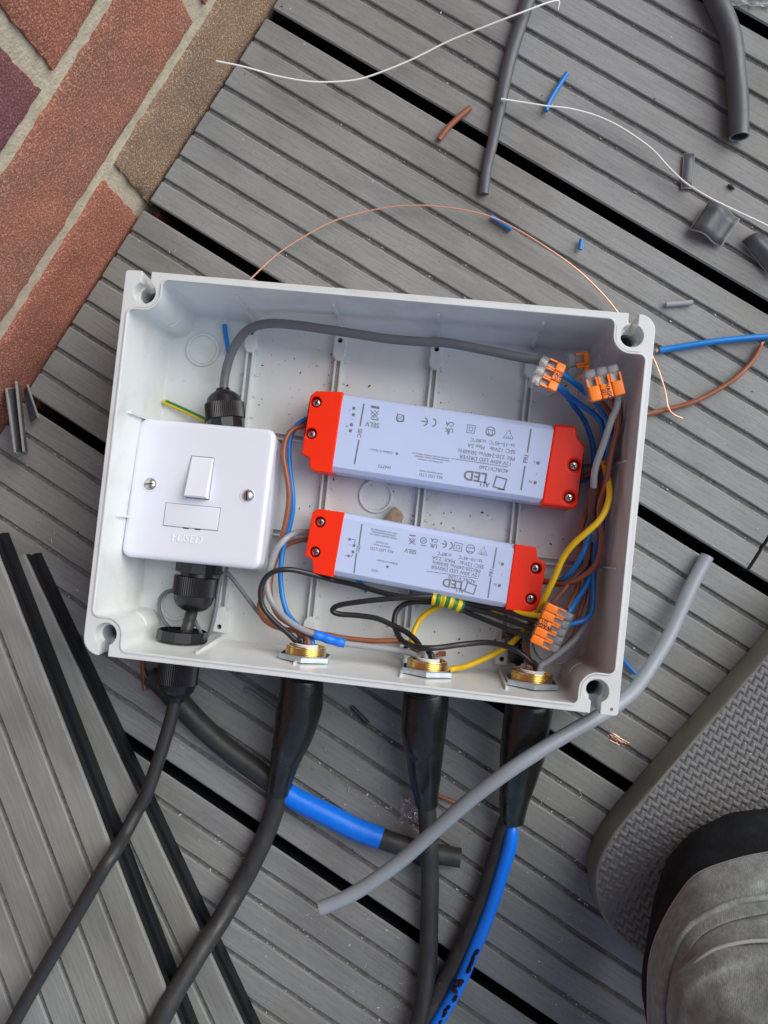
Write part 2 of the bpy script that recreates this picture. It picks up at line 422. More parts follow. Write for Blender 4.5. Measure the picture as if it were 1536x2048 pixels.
def mark_grooves(bm, lo=-0.75, side=True):
    for f in bm.faces:
        zs = [v.co.z for v in f.verts]
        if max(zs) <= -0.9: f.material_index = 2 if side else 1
        if max(zs) < lo and min(zs) > -5: f.material_index = 1
mark_grooves(deck.bm)
def build_local(mb, name, mats, origin, rot, parent=None, **kw):
    """mesh given in a turned local frame: keep that frame on the object so that the grain follows the boards"""
    bmesh.ops.recalc_face_normals(mb.bm, faces=mb.bm.faces)
    me = bpy.data.meshes.new(name); mb.bm.to_mesh(me); mb.bm.free()
    for m in (mats if isinstance(mats, (list, tuple)) else [mats]): me.materials.append(m)
    me.transform(Matrix.Scale(0.001, 4))
    o = bpy.data.objects.new(name, me); COL.objects.link(o)
    if parent: o.parent = parent; o.location = (origin-WL[parent])/1000
    else: o.location = origin/1000
    o.rotation_euler = (0, 0, rot); WL[o] = origin
    me.shade_smooth(); me.set_sharp_from_angle(angle=math.radians(kw.get('ang', 14)))
    return o
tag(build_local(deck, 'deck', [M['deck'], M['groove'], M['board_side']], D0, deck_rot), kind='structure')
js = MB()
for xj in (-330+40, 70, 470, 870):
    js.box(Vector((xj, -80, -22-75)), Vector((1, 0, 0)), Vector((0, 1, 0)), Vector((0, 0, 1)), 45, 2600, 149)
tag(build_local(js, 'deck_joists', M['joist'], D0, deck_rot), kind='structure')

# ------------------------------------------------------------------ brick wall
WX = (E1-E0).normalized(); WN = Vector((-WX.y, WX.x, 0))
if WN.dot(-E0) < 0: WN = -WN                                   # towards the camera side
wall0 = E0-WN*3.0
def wall_pt(px, py):
    """intersection of the view ray with the wall face -> (along, z)"""
    a = Vector((0, 0, HC)); b = P(px, py, 0); d = b-a
    t = (wall0-a).dot(WN)/d.dot(WN); q = a+d*t
    return (q-wall0).dot(WX), q.z
print('wall mortar z', [round(wall_pt(*q)[1], 1) for q in ((430, 0), (330, 130), (222, 0), (75, 190))], [tuple(round(v, 1) for v in wall_pt(*q)) for q in ((255, 385), (395, 10), (40, 100))])
zc1 = (wall_pt(410, 25)[1]+wall_pt(240, 310)[1])/2
zc2 = (wall_pt(222, 0)[1]+wall_pt(75, 230)[1])/2
CP = zc2-zc1; MT = 11.0
sA = wall_pt(258, 388)[0]; sB = wall_pt(392, 12)[0]; sC = wall_pt(48, 105)[0]
BL_ = 226.0
wl = MB(); rng = random.Random(3)
def wbox(s0, s1, z0, z1, mi, d=9.0, rough=1.3):
    """one brick: a rough-faced block standing proud of the mortar"""
    def steps(a, b):
        k = max(2, int((b-a-3)/4)); return [a, a+.8]+[a+.8+(b-a-1.6)*i/k for i in range(1, k)]+[b-.8, b]
    ss_, zz_ = steps(s0, s1), steps(z0, z1); nx, nz_ = len(ss_)-1, len(zz_)-1
    vs_ = {}
    for i in range(nx+1):
        for j in range(nz_+1):
            s = ss_[i]; z = zz_[j]
            e = min(i, nx-i, j, nz_-j)
            dd = d*0.5*(0.0 if e == 0 else (.8 if e == 1 else 1.0))+(noise.noise(Vector((s*.06, z*.06, 2)))*0.8+noise.noise(Vector((s*.3, z*.3, 2)))*0.4 if e else 0)
            js_ = noise.noise(Vector((s*.11, z*.11, 9)))*rough*1.2+noise.noise(Vector((s*.4, z*.4, 9)))*rough*.7 if e < 2 else 0
            jz_ = noise.noise(Vector((s*.11, z*.11, 19)))*rough*1.2+noise.noise(Vector((s*.4, z*.4, 19)))*rough*.7 if e < 2 else 0
            vs_[(i, j)] = wl.bm.verts.new(wall0+WX*(s+js_)+Vector((0, 0, z+jz_))+WN*(dd-4.5))
    for i in range(nx):
        for j in range(nz_):
            f = wl.bm.faces.new((vs_[(i, j)], vs_[(i+1, j)], vs_[(i+1, j+1)], vs_[(i, j+1)])); f.material_index = mi
    return
# mortar bed
S0, S1 = -900, 1900
nx, nz_ = 420, 60
grid = {}
zlo, zhi = -230, 330
for i in range(nx+1):
    for j in range(nz_+1):
        s = S0+(S1-S0)*i/nx; z = zlo+(zhi-zlo)*j/nz_
        grid[(i, j)] = wl.bm.verts.new(wall0+WX*s+Vector((0, 0, z))+WN*(-3.0+0.9*noise.noise(Vector((s*.2, z*.2, 4)))))
for i in range(nx):
    for j in range(nz_):
        wl.bm.faces.new((grid[(i, j)], grid[(i+1, j)], grid[(i+1, j+1)], grid[(i, j+1)])).material_index = 0
wl.box(wall0+WX*500+WN*(-116)+Vector((0, 0, 900)), WX, WN, Vector((0, 0, 1)), 2800, 215, 2250, 0)
for course in range(-3, 30):
    z0 = zc1+CP*(course-1)+MT/2; z1 = zc1+CP*course-MT/2        # course 0 ends at the first visible bed joint
    if z1 > 2000: break
    ref = {0: sA, 1: sB, 2: sC}.get(course, sA if course % 2 == 0 else sB)
    k0 = int((S0-ref)/BL_)-1
    for k in range(k0, k0+16):
        a, b = ref+k*BL_+MT/2, ref+(k+1)*BL_-MT/2
        if b < S0 or a > S1: continue
        mi = rng.choice([1, 2, 3, 3, 4, 1])
        # s grows down the picture along the wall
        if course == 0: mi = 1 if k == 0 else (2 if k == -1 else mi)
        if course == 1: mi = 3 if k == 0 else (1 if k == -1 else mi)
        if course == 2: mi = 4 if k == 0 else (1 if k == -1 else mi)
        if z1 < 330: wbox(a, b, z0, z1, mi)
        else:
            wl.box(wall0+WX*((a+b)/2)+Vector((0, 0, (z0+z1)/2))+WN*(-4.6), WX, WN, Vector((0, 0, 1)), b-a, 10, z1-z0, mi)
o = wl.build('brick_wall', [M['mortar'], M['brick_red'], M['brick_brown'], M['brick_mix'], M['brick_plum']], ang=60, fix=False)
tag(o, 'red and brown brick house wall with pale mortar beside the deck', 'wall')

# ------------------------------------------------------------------ two loose deck boards, stacked
def loose_board(name, e0, e1, end_px, z_top, length, label):
    a = P(e0[0], e0[1], z_top); b = P(e1[0], e1[1], z_top)
    dx = (b-a).normalized(); dy = Vector((-dx.y, dx.x, 0))      # dy points to the right of the picture
    if dy.x < 0: dy = -dy
    org = P(end_px[0], end_px[1], z_top); org = a+dx*(org-a).dot(dx)
    Wd = 146.0; rot = math.atan2(dx.y, dx.x)
    sg = 1 if (Vector((-dx.y, dx.x, 0))-dy).length < 0.1 else -1
    root = thing(name, label, 'deck board', Vector((org.x, org.y, z_top-20)), 'loose deck boards stacked on the deck')
    rows = []
    land = (Wd-7*3.1)/8; y = 0.0
    top = [(0.0, -0.9), (-0.9, 0)]
    for i in range(7):
        y -= land
        top += [(y+0.4, 0), (y-0.1, -0.5), (y-0.4, -1.7), (y-2.7, -1.7), (y-3.0, -0.5), (y-3.5, 0)]
        y -= 3.1
    top += [(-Wd+0.9, 0), (-Wd, -0.9)]
    n = 60; rings = []
    for i in range(n+1):
        x = length*i/n
        rings.append([Vector((x, sg*(yy+(0.3*noise.noise(Vector((x*.08, yy*.5, z_top))) if zz < 0 else 0)), zz)) for (yy, zz) in top+[(-Wd, -2.6), (0, -2.6)]])
    m1 = MB(); m1.loft(rings); mark_grooves(m1.bm, -0.95, False)
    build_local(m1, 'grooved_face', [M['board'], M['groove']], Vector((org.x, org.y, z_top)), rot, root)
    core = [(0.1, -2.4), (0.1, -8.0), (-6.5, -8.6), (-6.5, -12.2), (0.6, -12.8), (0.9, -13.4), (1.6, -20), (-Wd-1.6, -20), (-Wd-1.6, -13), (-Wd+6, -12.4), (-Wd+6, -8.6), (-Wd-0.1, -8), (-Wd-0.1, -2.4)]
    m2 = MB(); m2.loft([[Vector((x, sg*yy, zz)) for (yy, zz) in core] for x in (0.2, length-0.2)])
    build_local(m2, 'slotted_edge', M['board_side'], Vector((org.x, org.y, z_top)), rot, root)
loose_board('deck_board', (48, 1108), (485, 2048), (48, 1108), 20, 620, 'loose grey grooved board lying directly on the deck, lower of two')
loose_board('deck_board', (0, 1120), (328, 1970), (-21, 1066), 40, 640, 'loose grey grooved board on top of the other loose board')

# ------------------------------------------------------------------ enclosure
ZR, ZF = 70.0, 4.0
cTL, cTR, cBR, cBL = P(250, 539, ZR), P(1311, 631, ZR), P(1238, 1433, ZR), P(166, 1307, ZR)
BU = ((cTR-cTL)+(cBR-cBL)).normalized(); BV = Vector((BU.y, -BU.x, 0))    # right, down the picture
bw = ((cTR-cTL).length+(cBR-cBL).length)/2; bh = ((cBL-cTL).length+(cBR-cTR).length)/2
BC = (cTL+cTR+cBR+cBL)/4; BO = BC-BU*(bw/2)-BV*(bh/2); BO.z = 0
print('box', bw, bh)
UZ = Vector((0, 0, 1))
def B(u, v, z): return BO+BU*u+BV*v+UZ*z
def UV(px, py, z): d = P(px, py, z)-BO; return d.dot(BU), d.dot(BV)
def arc(cx, cy, r, a0, a1, n): return [(cx+r*math.cos(math.radians(a0+(a1-a0)*i/n)), cy+r*math.sin(math.radians(a0+(a1-a0)*i/n))) for i in range(n+1)]
def inner_outline(a, R, f=4.0, c=12.3):
    tl = arc(a+f, c+R+f, f, 180, 270, 5)+arc(c, c, R, 90, 0, 12)+arc(c+R+f, a+f, f, 180, 270, 5)
    tr = [(bw-u, v) for u, v in reversed(tl)]
    br = [(bw-u, bh-v) for u, v in tl]
    bl = [(u, bh-v) for u, v in reversed(tl)]
    return tl+tr+br+bl
def outer_outline(k):
    rr = (2.0, 9.0, 2.0, 10.0)
    return (arc(rr[0]+k, rr[0]+k, rr[0], 180, 270, 8)+arc(bw-rr[1]-k, rr[1]+k, rr[1], 270, 360, 8)
            + arc(bw-rr[2]-k, bh-rr[2]-k, rr[2], 0, 90, 8)+arc(rr[3]+k, bh-rr[3]-k, rr[3], 90, 180, 8))
box = thing('junction_box', 'open pale grey plastic junction box full of wiring, lying on the deck', 'junction box', Vector((BC.x, BC.y, 0)))
m = MB(); m.loft([[B(u, v, 0) for u, v in outer_outline(3.0)], [B(u, v, ZR) for u, v in outer_outline(0)]])
shell = m.build('shell', M['box'], box)
m = MB(); m.loft([[B(u, v, ZF) for u, v in inner_outline(7.6, 9.6, 3.6)], [B(u, v, ZF+1.5) for u, v in inner_outline(6.7, 9.2, 3.8)],
                  [B(u, v, ZR+3) for u, v in inner_outline(4.2, 8.7)]])
cut(shell, m)
m = MB()
HC4 = [(12.3, 12.3, -1), (bw-12.3, 12.3, -1), (bw-12.3, bh-12.3, 1), (12.3, bh-12.3, 1)]
for (u, v, s) in HC4:
    m.lathe(B(u, v, -2), UZ, [(0, 4.7), (80, 4.7)], 28)
cut(shell, m)
m = MB()
for (u, v, s) in HC4: m.lathe(B(u, v, -2), UZ, [(0, 7.4), (50, 7.4)], 32)
cut(shell, m)
m = MB()
for (u, v, s) in HC4: m.lathe(B(u, v, ZR-7), UZ, [(0, 6.2), (12, 6.6)], 32)
cut(shell, m)
m = MB()
for (u, v, s) in HC4:
    m.box(B(u, v+s*10, ZR-4), BU, BV, UZ, 5.6, 20, 26)
cut(shell, m)
# raised lip round the opening
m = MB()
ol = inner_outline(3.5, 9.5)
lip = []
for (u, v) in ol: lip.append((u, v))
rings = []
n = len(lip)
for i in range(n):
    p = Vector(lip[i]); t = (Vector(lip[(i+1) % n])-Vector(lip[i-1])); t.normalize(); nn = Vector((-t.y, t.x))
    rings.append([B(p.x-nn.x*.45, p.y-nn.y*.45, ZR-.4), B(p.x-nn.x*.45, p.y-nn.y*.45, ZR+.55), B(p.x+nn.x*.55, p.y+nn.y*.55, ZR+.55), B(p.x+nn.x*.55, p.y+nn.y*.55, ZR-.4)])
m.loft(rings, loop=True)
m.build('sealing_lip', M['box_rim'], box)

# rails, bosses, rings, ribs moulded inside
rail_px = [((507, 690), (438, 1270)), ((683, 690), (620, 1250)), ((872, 705), (812, 1300)), ((1062, 715), (1003, 1320))]
rail_uv = []
for (a, b) in rail_px:
    ua, ub = UV(*a, 5)[0], UV(*b, 5)[0]; rail_uv.append((ua+ub)/2)
print('rails u', rail_uv)
vy1 = (UV(590, 884, 5)[1]+UV(1180, 925, 5)[1])/2; vy2 = (UV(590, 1066, 5)[1]+UV(1150, 1128, 5)[1])/2
print('rails v', vy1, vy2)
def two_ribs(mb, along_v, c, a, b, h=4.6, gap=2.5, wdt=1.3):
    for s in (-1, 1):
        o_ = c+s*(gap/2+wdt/2)
        if along_v: mb.box(B(o_, (a+b)/2, ZF+h/2-.05), BU, BV, UZ, wdt, b-a, h)
        else: mb.box(B((a+b)/2, o_, ZF+h/2-.05), BU, BV, UZ, b-a, wdt, h)
for ui in rail_uv:
    m = MB(); two_ribs(m, True, ui, 24, bh-24)
    for q in range(13):
        vq = 28+q*(bh-56)/12
        for s in (-1, 1): m.lathe(B(ui+s*4.7, vq, ZF-.05), UZ, [(0, 1.0), (0.9, 0.9)], 10)
    m.build('floor_rail', M['box'], box)
    for (vc, s) in ((19.5, 1), (bh-19.5, -1)):
        bs = MB()
        w2, l0, l1 = 3.9, -7.5, 9
        poly = [(-w2, l0), (w2, l0), (w2, l1-3), (w2*.45, l1), (-w2*.45, l1), (-w2, l1-3)]
        bs.loft([[B(ui+x*k, vc+s*y*k, z) for x, y in poly] for (z, k) in ((ZF-.1, 1.02), (ZF+6, 1.0), (ZF+6.6, .93))])
        bo = bs.build('mounting_boss', M['box'], box)
        hb = MB(); hb.lathe(B(ui, vc-s*3.8, ZF+1.5), UZ, [(0, 1.55), (9, 1.55)], 16); cut(bo, hb)
        hd = MB(); hd.lathe(B(ui, vc-s*3.8, ZF+1.0), UZ, [(0, 1.5), (0.6, 1.5)], 16); hd.build('screw_hole', M['dark_hole'], bo)
for vi in (vy1, vy2):
    m = MB()
    segs = [8.5]+[x for ui in rail_uv for x in (ui-4.4, ui+4.4)]+[bw-8.5]
    for q in range(0, len(segs), 2): two_ribs(m, False, vi, segs[q], segs[q+1], h=4.0)
    m.build('floor_rail', M['box'], box)
def ring_boss(px, py, ro, h=1.6):
    u, v = UV(px, py, ZF); ro = ro*(HC-ZF)/F
    m = MB(); m.lathe(B(u, v, ZF-.05), UZ, [(0, ro), (h*.7, ro-.1), (h, ro-.5), (h, ro-1.6), (h*.6, ro-2.1), (0.25, ro-2.2)], 48)
    return m.build('knockout_ring', M['box'], box, ang=50)
for q in ((406, 700, 35), (353, 1208, 34), (752, 992, 35), (1112, 1283, 46), (1180, 790, 30)): ring_boss(*q)
ub, vb = UV(408, 705, ZF)
m = MB()
# ribs climbing the walls
def wall_rib(side, pos, z_top=56):
    m = MB(); w_, d_ = 1.5, 1.6
    def inset(z): return 7.6+(4.2-7.6)*(z-ZF)/(ZR-ZF)
    rs = []
    for z, dd in ((ZF-.05, d_), (z_top-1.5, d_), (z_top, d_*.3)):
        i = inset(z)
        for_ = []
        for (x, y) in ((-w_/2, -1.0), (w_/2, -1.0), (w_/2, dd), (-w_/2, dd)):
            if side == 'T': q = B(pos+x, i+y, z)
            if side == 'Bt': q = B(pos+x, bh-i-y, z)
            if side == 'L': q = B(i+y, pos+x, z)
            if side == 'R': q = B(bw-i-y, pos+x, z)
            for_.append(q)
        rs.append(for_)
    m.loft(rs); m.build('wall_rib', M['box'], box)
for ui in rail_uv:
    wall_rib('T', ui); wall_rib('Bt', ui)
for vi in (vy1, vy2):
    wall_rib('L', vi); wall_rib('R', vi)
# corner scars left by the moulding
for (u, v, a0) in ((12.3, 12.3, 10), (bw-12.3, 12.3, 100), (bw-12.3, bh-12.3, 190), (12.3, bh-12.3, 280)):
    m = MB(); pts = []
    for i in range(9):
        a = math.radians(a0+70*i/8); z = 30
        R_ = 9.35
        pts.append(B(u+R_*math.cos(a), v+R_*math.sin(a), z))
    m.tube(pts, 0.5, 6); m.build('corner_bead', M['box'], box)
# small hole near the lower right corner, moulded lid-pin
m = MB(); m.lathe(B(bw-3.6, bh-3.4, ZR-.02), UZ, [(0, .95), (0.1, .9)], 16); m.build('pin_hole', M['print'], box)

# ------------------------------------------------------------------ fused switch unit
ZP = 40.0
pTL, pTR, pBR, pBL = P(279, 834, ZP-4), P(552, 859, ZP-4), P(519, 1139, ZP+4), P(240, 1112, ZP+4)
PU = ((pTR-pTL)+(pBR-pBL)).normalized(); PV = (pBL-pTL)+(pBR-pTR); PV = (PV-PU*PV.dot(PU)).normalized(); PN = PV.cross(PU)
if PN.z < 0: PN = -PN
pw = ((pTR-pTL).length+(pBR-pBL).length)/2; ph = ((pBL-pTL).length+(pBR-pTR).length)/2
PC = (pTL+pTR+pBR+pBL)/4
print('plate', pw, ph)
sw = thing('fused_switch', 'white square fused switch unit with rocker and two brass screws, inside the grey box', 'switch', Vector((PC.x, PC.y, ZF)))
def S_(u, v, z): return PC+PU*u+PV*v+PN*(z-ZP)     # u right, v down from plate centre
m = MB(); m.rbox(S_(0, 0, ZP-19.6), PU, -PV, PN, pw-1.6, ph-1.6, 25, 5, topr=0.3, seg=5); m.rbox(S_(0, 0, ZP-18), PU, -PV, PN, pw-4, ph-4, 24, 4, topr=0.3, seg=5); m.build('back_box', M['white'], sw)
# face plate with a pillowed edge
m = MB(); rs = []
def rr_ring(hx, hy, r, z, n=7):
    out = []
    for (qx, qy, a0) in ((1, 1, 0), (-1, 1, 90), (-1, -1, 180), (1, -1, 270)):
        for i in range(n+1):
            a = math.radians(a0+90*i/n); out.append(S_(qx*(hx-r)+r*math.cos(a), qy*(hy-r)+r*math.sin(a), z))
    return out
for (k, z, r) in ((0.8, ZP-6.4, 5), (0.0, ZP-6.2, 5.5), (0, ZP-2.6, 5.5), (0.35, ZP-1.3, 5.3), (1.2, ZP-.45, 4.8), (2.4, ZP-0.1, 4.2), (4, ZP, 3.6)):
    rs.append(rr_ring(pw/2-k, ph/2-k, r, z))
m.loft(rs); plate = m.build('face_plate', M['white'], sw)
def SU(px, py, z): d = P(px, py, z)-PC; return d.dot(PU), d.dot(PV)
ru, rv = SU(398, 952, ZP+2)
# rocker: raised at its lower end
m = MB(); hw, h1, h2 = 6.9, 12.0, 13.2
def rk(k, dz0, dz1): return [S_(ru-hw+k, rv-h1+k, ZP+dz0), S_(ru+hw-k, rv-h1+k, ZP+dz0), S_(ru+hw-k, rv+h2-k, ZP+dz1), S_(ru-hw+k, rv+h2-k, ZP+dz1)]
m.loft([rk(0, -1, -1), rk(0, 0.2, 5.6), rk(0.6, 0.5, 6.3)])
m.build('rocker', M['white'], sw)
m = MB(); m.loft([[S_(ru+a*(hw+.35), rv+b, ZP+.03) for a, b in ((-1, -h1-.45), (1, -h1-.45), (1, h2+.4), (-1, h2+.4))], [S_(ru+a*(hw+.35), rv+b, ZP+.06) for a, b in ((-1, -h1-.45), (1, -h1-.45), (1, h2+.4), (-1, h2+.4))]])
m.build('rocker_gap', M['white_gap'], sw)
fu, fv = SU(385, 1034, ZP)
m = MB(); m.box(S_(fu, fv, ZP+.06), PU, PV, PN, 33.6, 14.2, .1); m.build('fuse_holder_gap', M['white_gap'], sw)
m = MB(); m.rbox(S_(fu, fv, ZP+.25), PU, PV, PN, 33.0, 13.6, .6, .5, topr=.2); fh = m.build('fuse_holder', M['white'], sw)
m = MB(); m.box(S_(fu-2.6, fv+7.1, ZP+.1), PU, PV, PN, 3.4, .9, .16); m.box(S_(fu+4.5, fv+7.1, ZP+.1), PU, PV, PN, 3.4, .9, .16); m.build('finger_notch', M['dark_hole'], fh)
m = MB(); tu, tv = SU(376, 1079, ZP)
m.text('FUSED', S_(tu, tv, ZP+.12), PU, -PV, 6.6, ext=.45, bold=0.0, shear=0.15); m.build('lettering', M['white_emboss'], plate, ang=None)
def slot_screw(px, py, ang):
    u, v = SU(px, py, ZP+.8)
    ca, sa = math.cos(math.radians(ang)), math.sin(math.radians(ang))
    m = MB(); m.lathe(S_(u, v, ZP-.02), PN, [(0, 4.6), (.25, 4.5), (.35, 4.1), (.05, 3.6)], 32); rim_ = m.build('screw_cup', M['white'], sw)
    m = MB(); m.lathe(S_(u, v, ZP), PN, [(0, 3.2), (.5, 3.2), (1.1, 2.6), (1.45, 1.4), (1.5, .2)], 28)
    m.box(S_(u, v, ZP+1.35), PU*ca+PV*sa, PU*-sa+PV*ca, PN, 5.4, .8, .6, 1)
    m.build('screw', [M['screw'], M['screw_dark']], sw)
slot_screw(299, 968, -8); slot_screw(494, 991, 84)

# ------------------------------------------------------------------ black cable glands
def gland(name, label, a, b, r, parts, loc_z=ZF):
    """a->b axis; parts: list of (part name, profile)"""
    ax = (b-a).normalized()
    g = thing(name, label, 'cable gland', Vector((a.x, a.y, min(a.z, b.z)-r)))
    for (nm, prof) in parts:
        m = MB(); seg = 120 if any(len(p) > 2 for p in prof) else 40
        m.lathe(a, ax, prof, seg); m.build(nm, M['gland'], g, ang=25)
    return g
zg = 20.0
ga, gb = P(453, 858, zg), P(446, 782, zg)
L1 = (gb-ga).length
gland('cable_gland', 'black ribbed cable gland on the top side of the white switch unit', ga, gb, 12, [
    ('hex_base', [(0, 11.5, 'oct'), (6, 11.5, 'oct')]),
    ('dome_nut', [(6.2, 12.0, 'rib'), (L1-8, 12.0, 'rib'), (L1-7.9, 11.3), (L1-4, 10.0), (L1-1.5, 7.6), (L1-.5, 5.6), (L1, 5.0)]),
    ('seal', [(L1-1, 4.6), (L1+1.5, 4.3)])])
ga, gb = P(396, 1131, zg), P(384, 1222, zg); L1 = (gb-ga).length
gland('cable_gland', 'black ribbed cable gland on the bottom side of the white switch unit', ga, gb, 13, [
    ('hex_base', [(-3, 13.4, 'oct'), (4.5, 13.4, 'oct')]),
    ('collar', [(4.6, 10), (7.0, 10)]),
    ('dome_nut', [(7.2, 13.2, 'rib'), (L1-10, 13.2, 'rib'), (L1-9.8, 12.6), (L1-5, 11.4), (L1-2, 9.0), (L1-.5, 6.4), (L1, 4.6)])])
# one through the wall of the grey box, its lock nut inside
wv = bh-5.5
gu = UV(358, 1330, 26)[0]
gc = B(gu, wv, 26)
g = thing('cable_gland', 'black cable gland through the bottom wall of the grey box, lock nut inside', 'cable gland', Vector((gc.x, gc.y, 12)))
m = MB(); m.lathe(gc, BV, [(-7.8, 14.2), (-7.5, 15.2, 'oct'), (-1.6, 15.6, 'oct'), (-1.5, 15.0), (-1.6, 9), (-7.8, 9.3)], 60, caps=(False, False)); m.build('lock_nut', M['gland'], g, ang=25)
m = MB(); m.lathe(gc, BV, [(-8.5, 9.2), (10, 9.2), (10, 8.0), (-8.5, 7.6)], 40, caps=(False, False)); m.build('threaded_stub', M['gland'], g, ang=25)
m = MB(); m.lathe(gc, BV, [(6, 12.6, 'oct'), (11, 12.6, 'oct')], 60); m.build('hex_base', M['gland'], g, ang=25)
m = MB(); m.lathe(gc, BV, [(11.2, 12.2, 'rib'), (25, 12.2, 'rib'), (25.2, 11.8), (29, 10.8), (32, 8.4), (33, 6.4), (36, 5.4), (36.3, 4.4)], 120); m.build('dome_nut', M['gland'], g, ang=25)

# ------------------------------------------------------------------ brass glands
BR_PX = [(611, 1312), (853, 1342), (1062, 1366)]
brass_lab = ['brass threaded gland end with zinc lock nut, furthest from the yellow wires', 'brass threaded gland end with zinc lock nut where a yellow wire enters', 'brass threaded gland end with zinc lock nut nearest the box corner']
BG = []
for (px, py), lb in zip(BR_PX, brass_lab):
    zb = 35.0
    u = UV(px, py, zb)[0]; c = B(u, bh-6.4, zb); BG.append(c)
    g = thing('brass_gland', lb, 'brass gland', Vector((c.x, c.y, zb-15)), 'brass glands through the bottom wall')
    m = MB(); prof = [(-0.5, 11.9)]
    x = -1.0
    while x > -6.6:
        prof += [(x, 12.3), (x-.55, 11.7)]; x -= 1.1
    prof += [(-7.4, 11.6), (-7.5, 10.6), (-0.5, 10.2)]
    m.lathe(c, BV, prof, 56, caps=(False, False)); m.build('threaded_ring', M['brass'], g, ang=25)
    m = MB(); m.lathe(c, BV, [(-2.6, 16.0, 'hex'), (-2.2, 16.9, 'hex'), (0.5, 16.9, 'hex'), (0.6, 16.6, 'hex'), (.6, 12.2), (-2.6, 12.2)], 60, caps=(False, False)); m.build('lock_nut', M['zinc'], g, ang=25)
    m = MB(); m.lathe(c, BV, [(-7.9, 5.6), (-8.6, 6.2), (-8.2, 7.2), (2, 7.4), (2, 5.8), (-7.9, 5.6)], 32, caps=(False, False)); m.build('white_liner', M['wire_white'], g)

# ------------------------------------------------------------------ LED drivers
def poly_w(pts, z): return [P(x, y, z) for x, y in pts]
def driver(label, zt, body, capL, capR, scr, zb=ZF+4.7):
    T = [P(x, y, zt) for x, y in body]                         # TL TR BR BL of the aluminium body
    c = (T[0]+T[1]+T[2]+T[3])/4
    root = thing('led_driver', label, 'led driver', Vector((c.x, c.y, zb)))
    U = ((T[1]-T[0])+(T[2]-T[3])).normalized(); V = Vector((U.y, -U.x, 0))
    hv = ((T[3]-T[0]).length+(T[2]-T[1]).length)/4
    mid = lambda a, b: (a+b)/2
    L_ = mid(T[0], T[3]); R_ = mid(T[1], T[2])
    prof = [(-hv, zb), (-hv, zt-4.5), (-hv+0.6, zt-2.6), (-hv+2.6, zt-0.6), (-hv+3.4, zt), (hv-3.4, zt), (hv-2.6, zt-.6), (hv-.6, zt-2.6), (hv, zt-4.5), (hv, zb)]
    m = MB(); m.loft([[q+V*y+UZ*(z-zt) for (y, z) in prof] for q in (L_-U*0.5, R_+U*.5)]); body_o = m.build('metal_body', M['alu'], root, ang=20)
    for cap in (capL, capR):
        pts = [P(x, y, zt-1.5) for x, y in cap]
        area = sum(pts[i].x*pts[(i+1) % len(pts)].y-pts[(i+1) % len(pts)].x*pts[i].y for i in range(len(pts)))
        if area < 0: pts.reverse()
        m = MB(); m.loft([[Vector((p.x, p.y, z)) for p in pts] for z in (zb-.3, zt+.5)])
        co = m.build('end_cap', M['red'], root, bevel=1.8)
        h = MB(); k = 0
        for (x, y) in scr:
            q = P(x, y, zt)
            if min((q-p).length for p in pts) < 26 and abs((q-sum(pts, Vector())/len(pts)).dot(U)) < 16:
                h.lathe(Vector((q.x, q.y, zt-5)), UZ, [(0, 3.35), (8, 3.35)], 28); k += 1
        if k: cut(co, h)
        else: h.bm.free()
        for (x, y) in scr:
            q = P(x, y, zt)
            if min((q-p).length for p in pts) < 26 and abs((q-sum(pts, Vector())/len(pts)).dot(U)) < 16:
                s = MB(); s.lathe(Vector((q.x, q.y, zt-4.9)), UZ, [(0, 2.6), (1.4, 2.6), (2.2, 2.1), (2.5, 1.1), (2.5, .1)], 24)
                a = random.uniform(0, PI)
                for t in (0, PI/2):
                    s.box(Vector((q.x, q.y, zt-2.35)), Vector((math.cos(a+t), math.sin(a+t), 0)), Vector((-math.sin(a+t), math.cos(a+t), 0)), UZ, 3.0, .7, .3, 1)
                s.build('screw', [M['screw'], M['screw_dark']], co)
    return root, U, V, body_o
d1, U1, V1, b1 = driver('longer red and silver LED driver, upper of the two in the grey box', 33.0,
    [(686, 786), (1108, 849), (1082, 1008), (664, 944)],
    [(633, 783), (688, 785), (664, 947), (634, 944), (621, 938), (619, 915), (604, 909), (609, 874), (621, 793)],
    [(1107, 848), (1152, 853), (1155, 876), (1170, 891), (1155, 1012), (1146, 1019), (1080, 1010)],
    [(632, 804), (622, 867), (1149, 931), (1139, 995)])
d2, U2, V2, b2 = driver('shorter red and silver LED driver, lower of the two in the grey box', 30.0,
    [(689, 1025), (1030, 1088), (1011, 1218), (667, 1152)],
    [(637, 1018), (690, 1025), (667, 1154), (628, 1146), (626, 1119), (611, 1111), (626, 1025)],
    [(1029, 1088), (1072, 1094), (1074, 1115), (1092, 1127), (1076, 1217), (1060, 1224), (1010, 1219)],
    [(640, 1044), (630, 1104), (1072, 1137), (1062, 1198)])
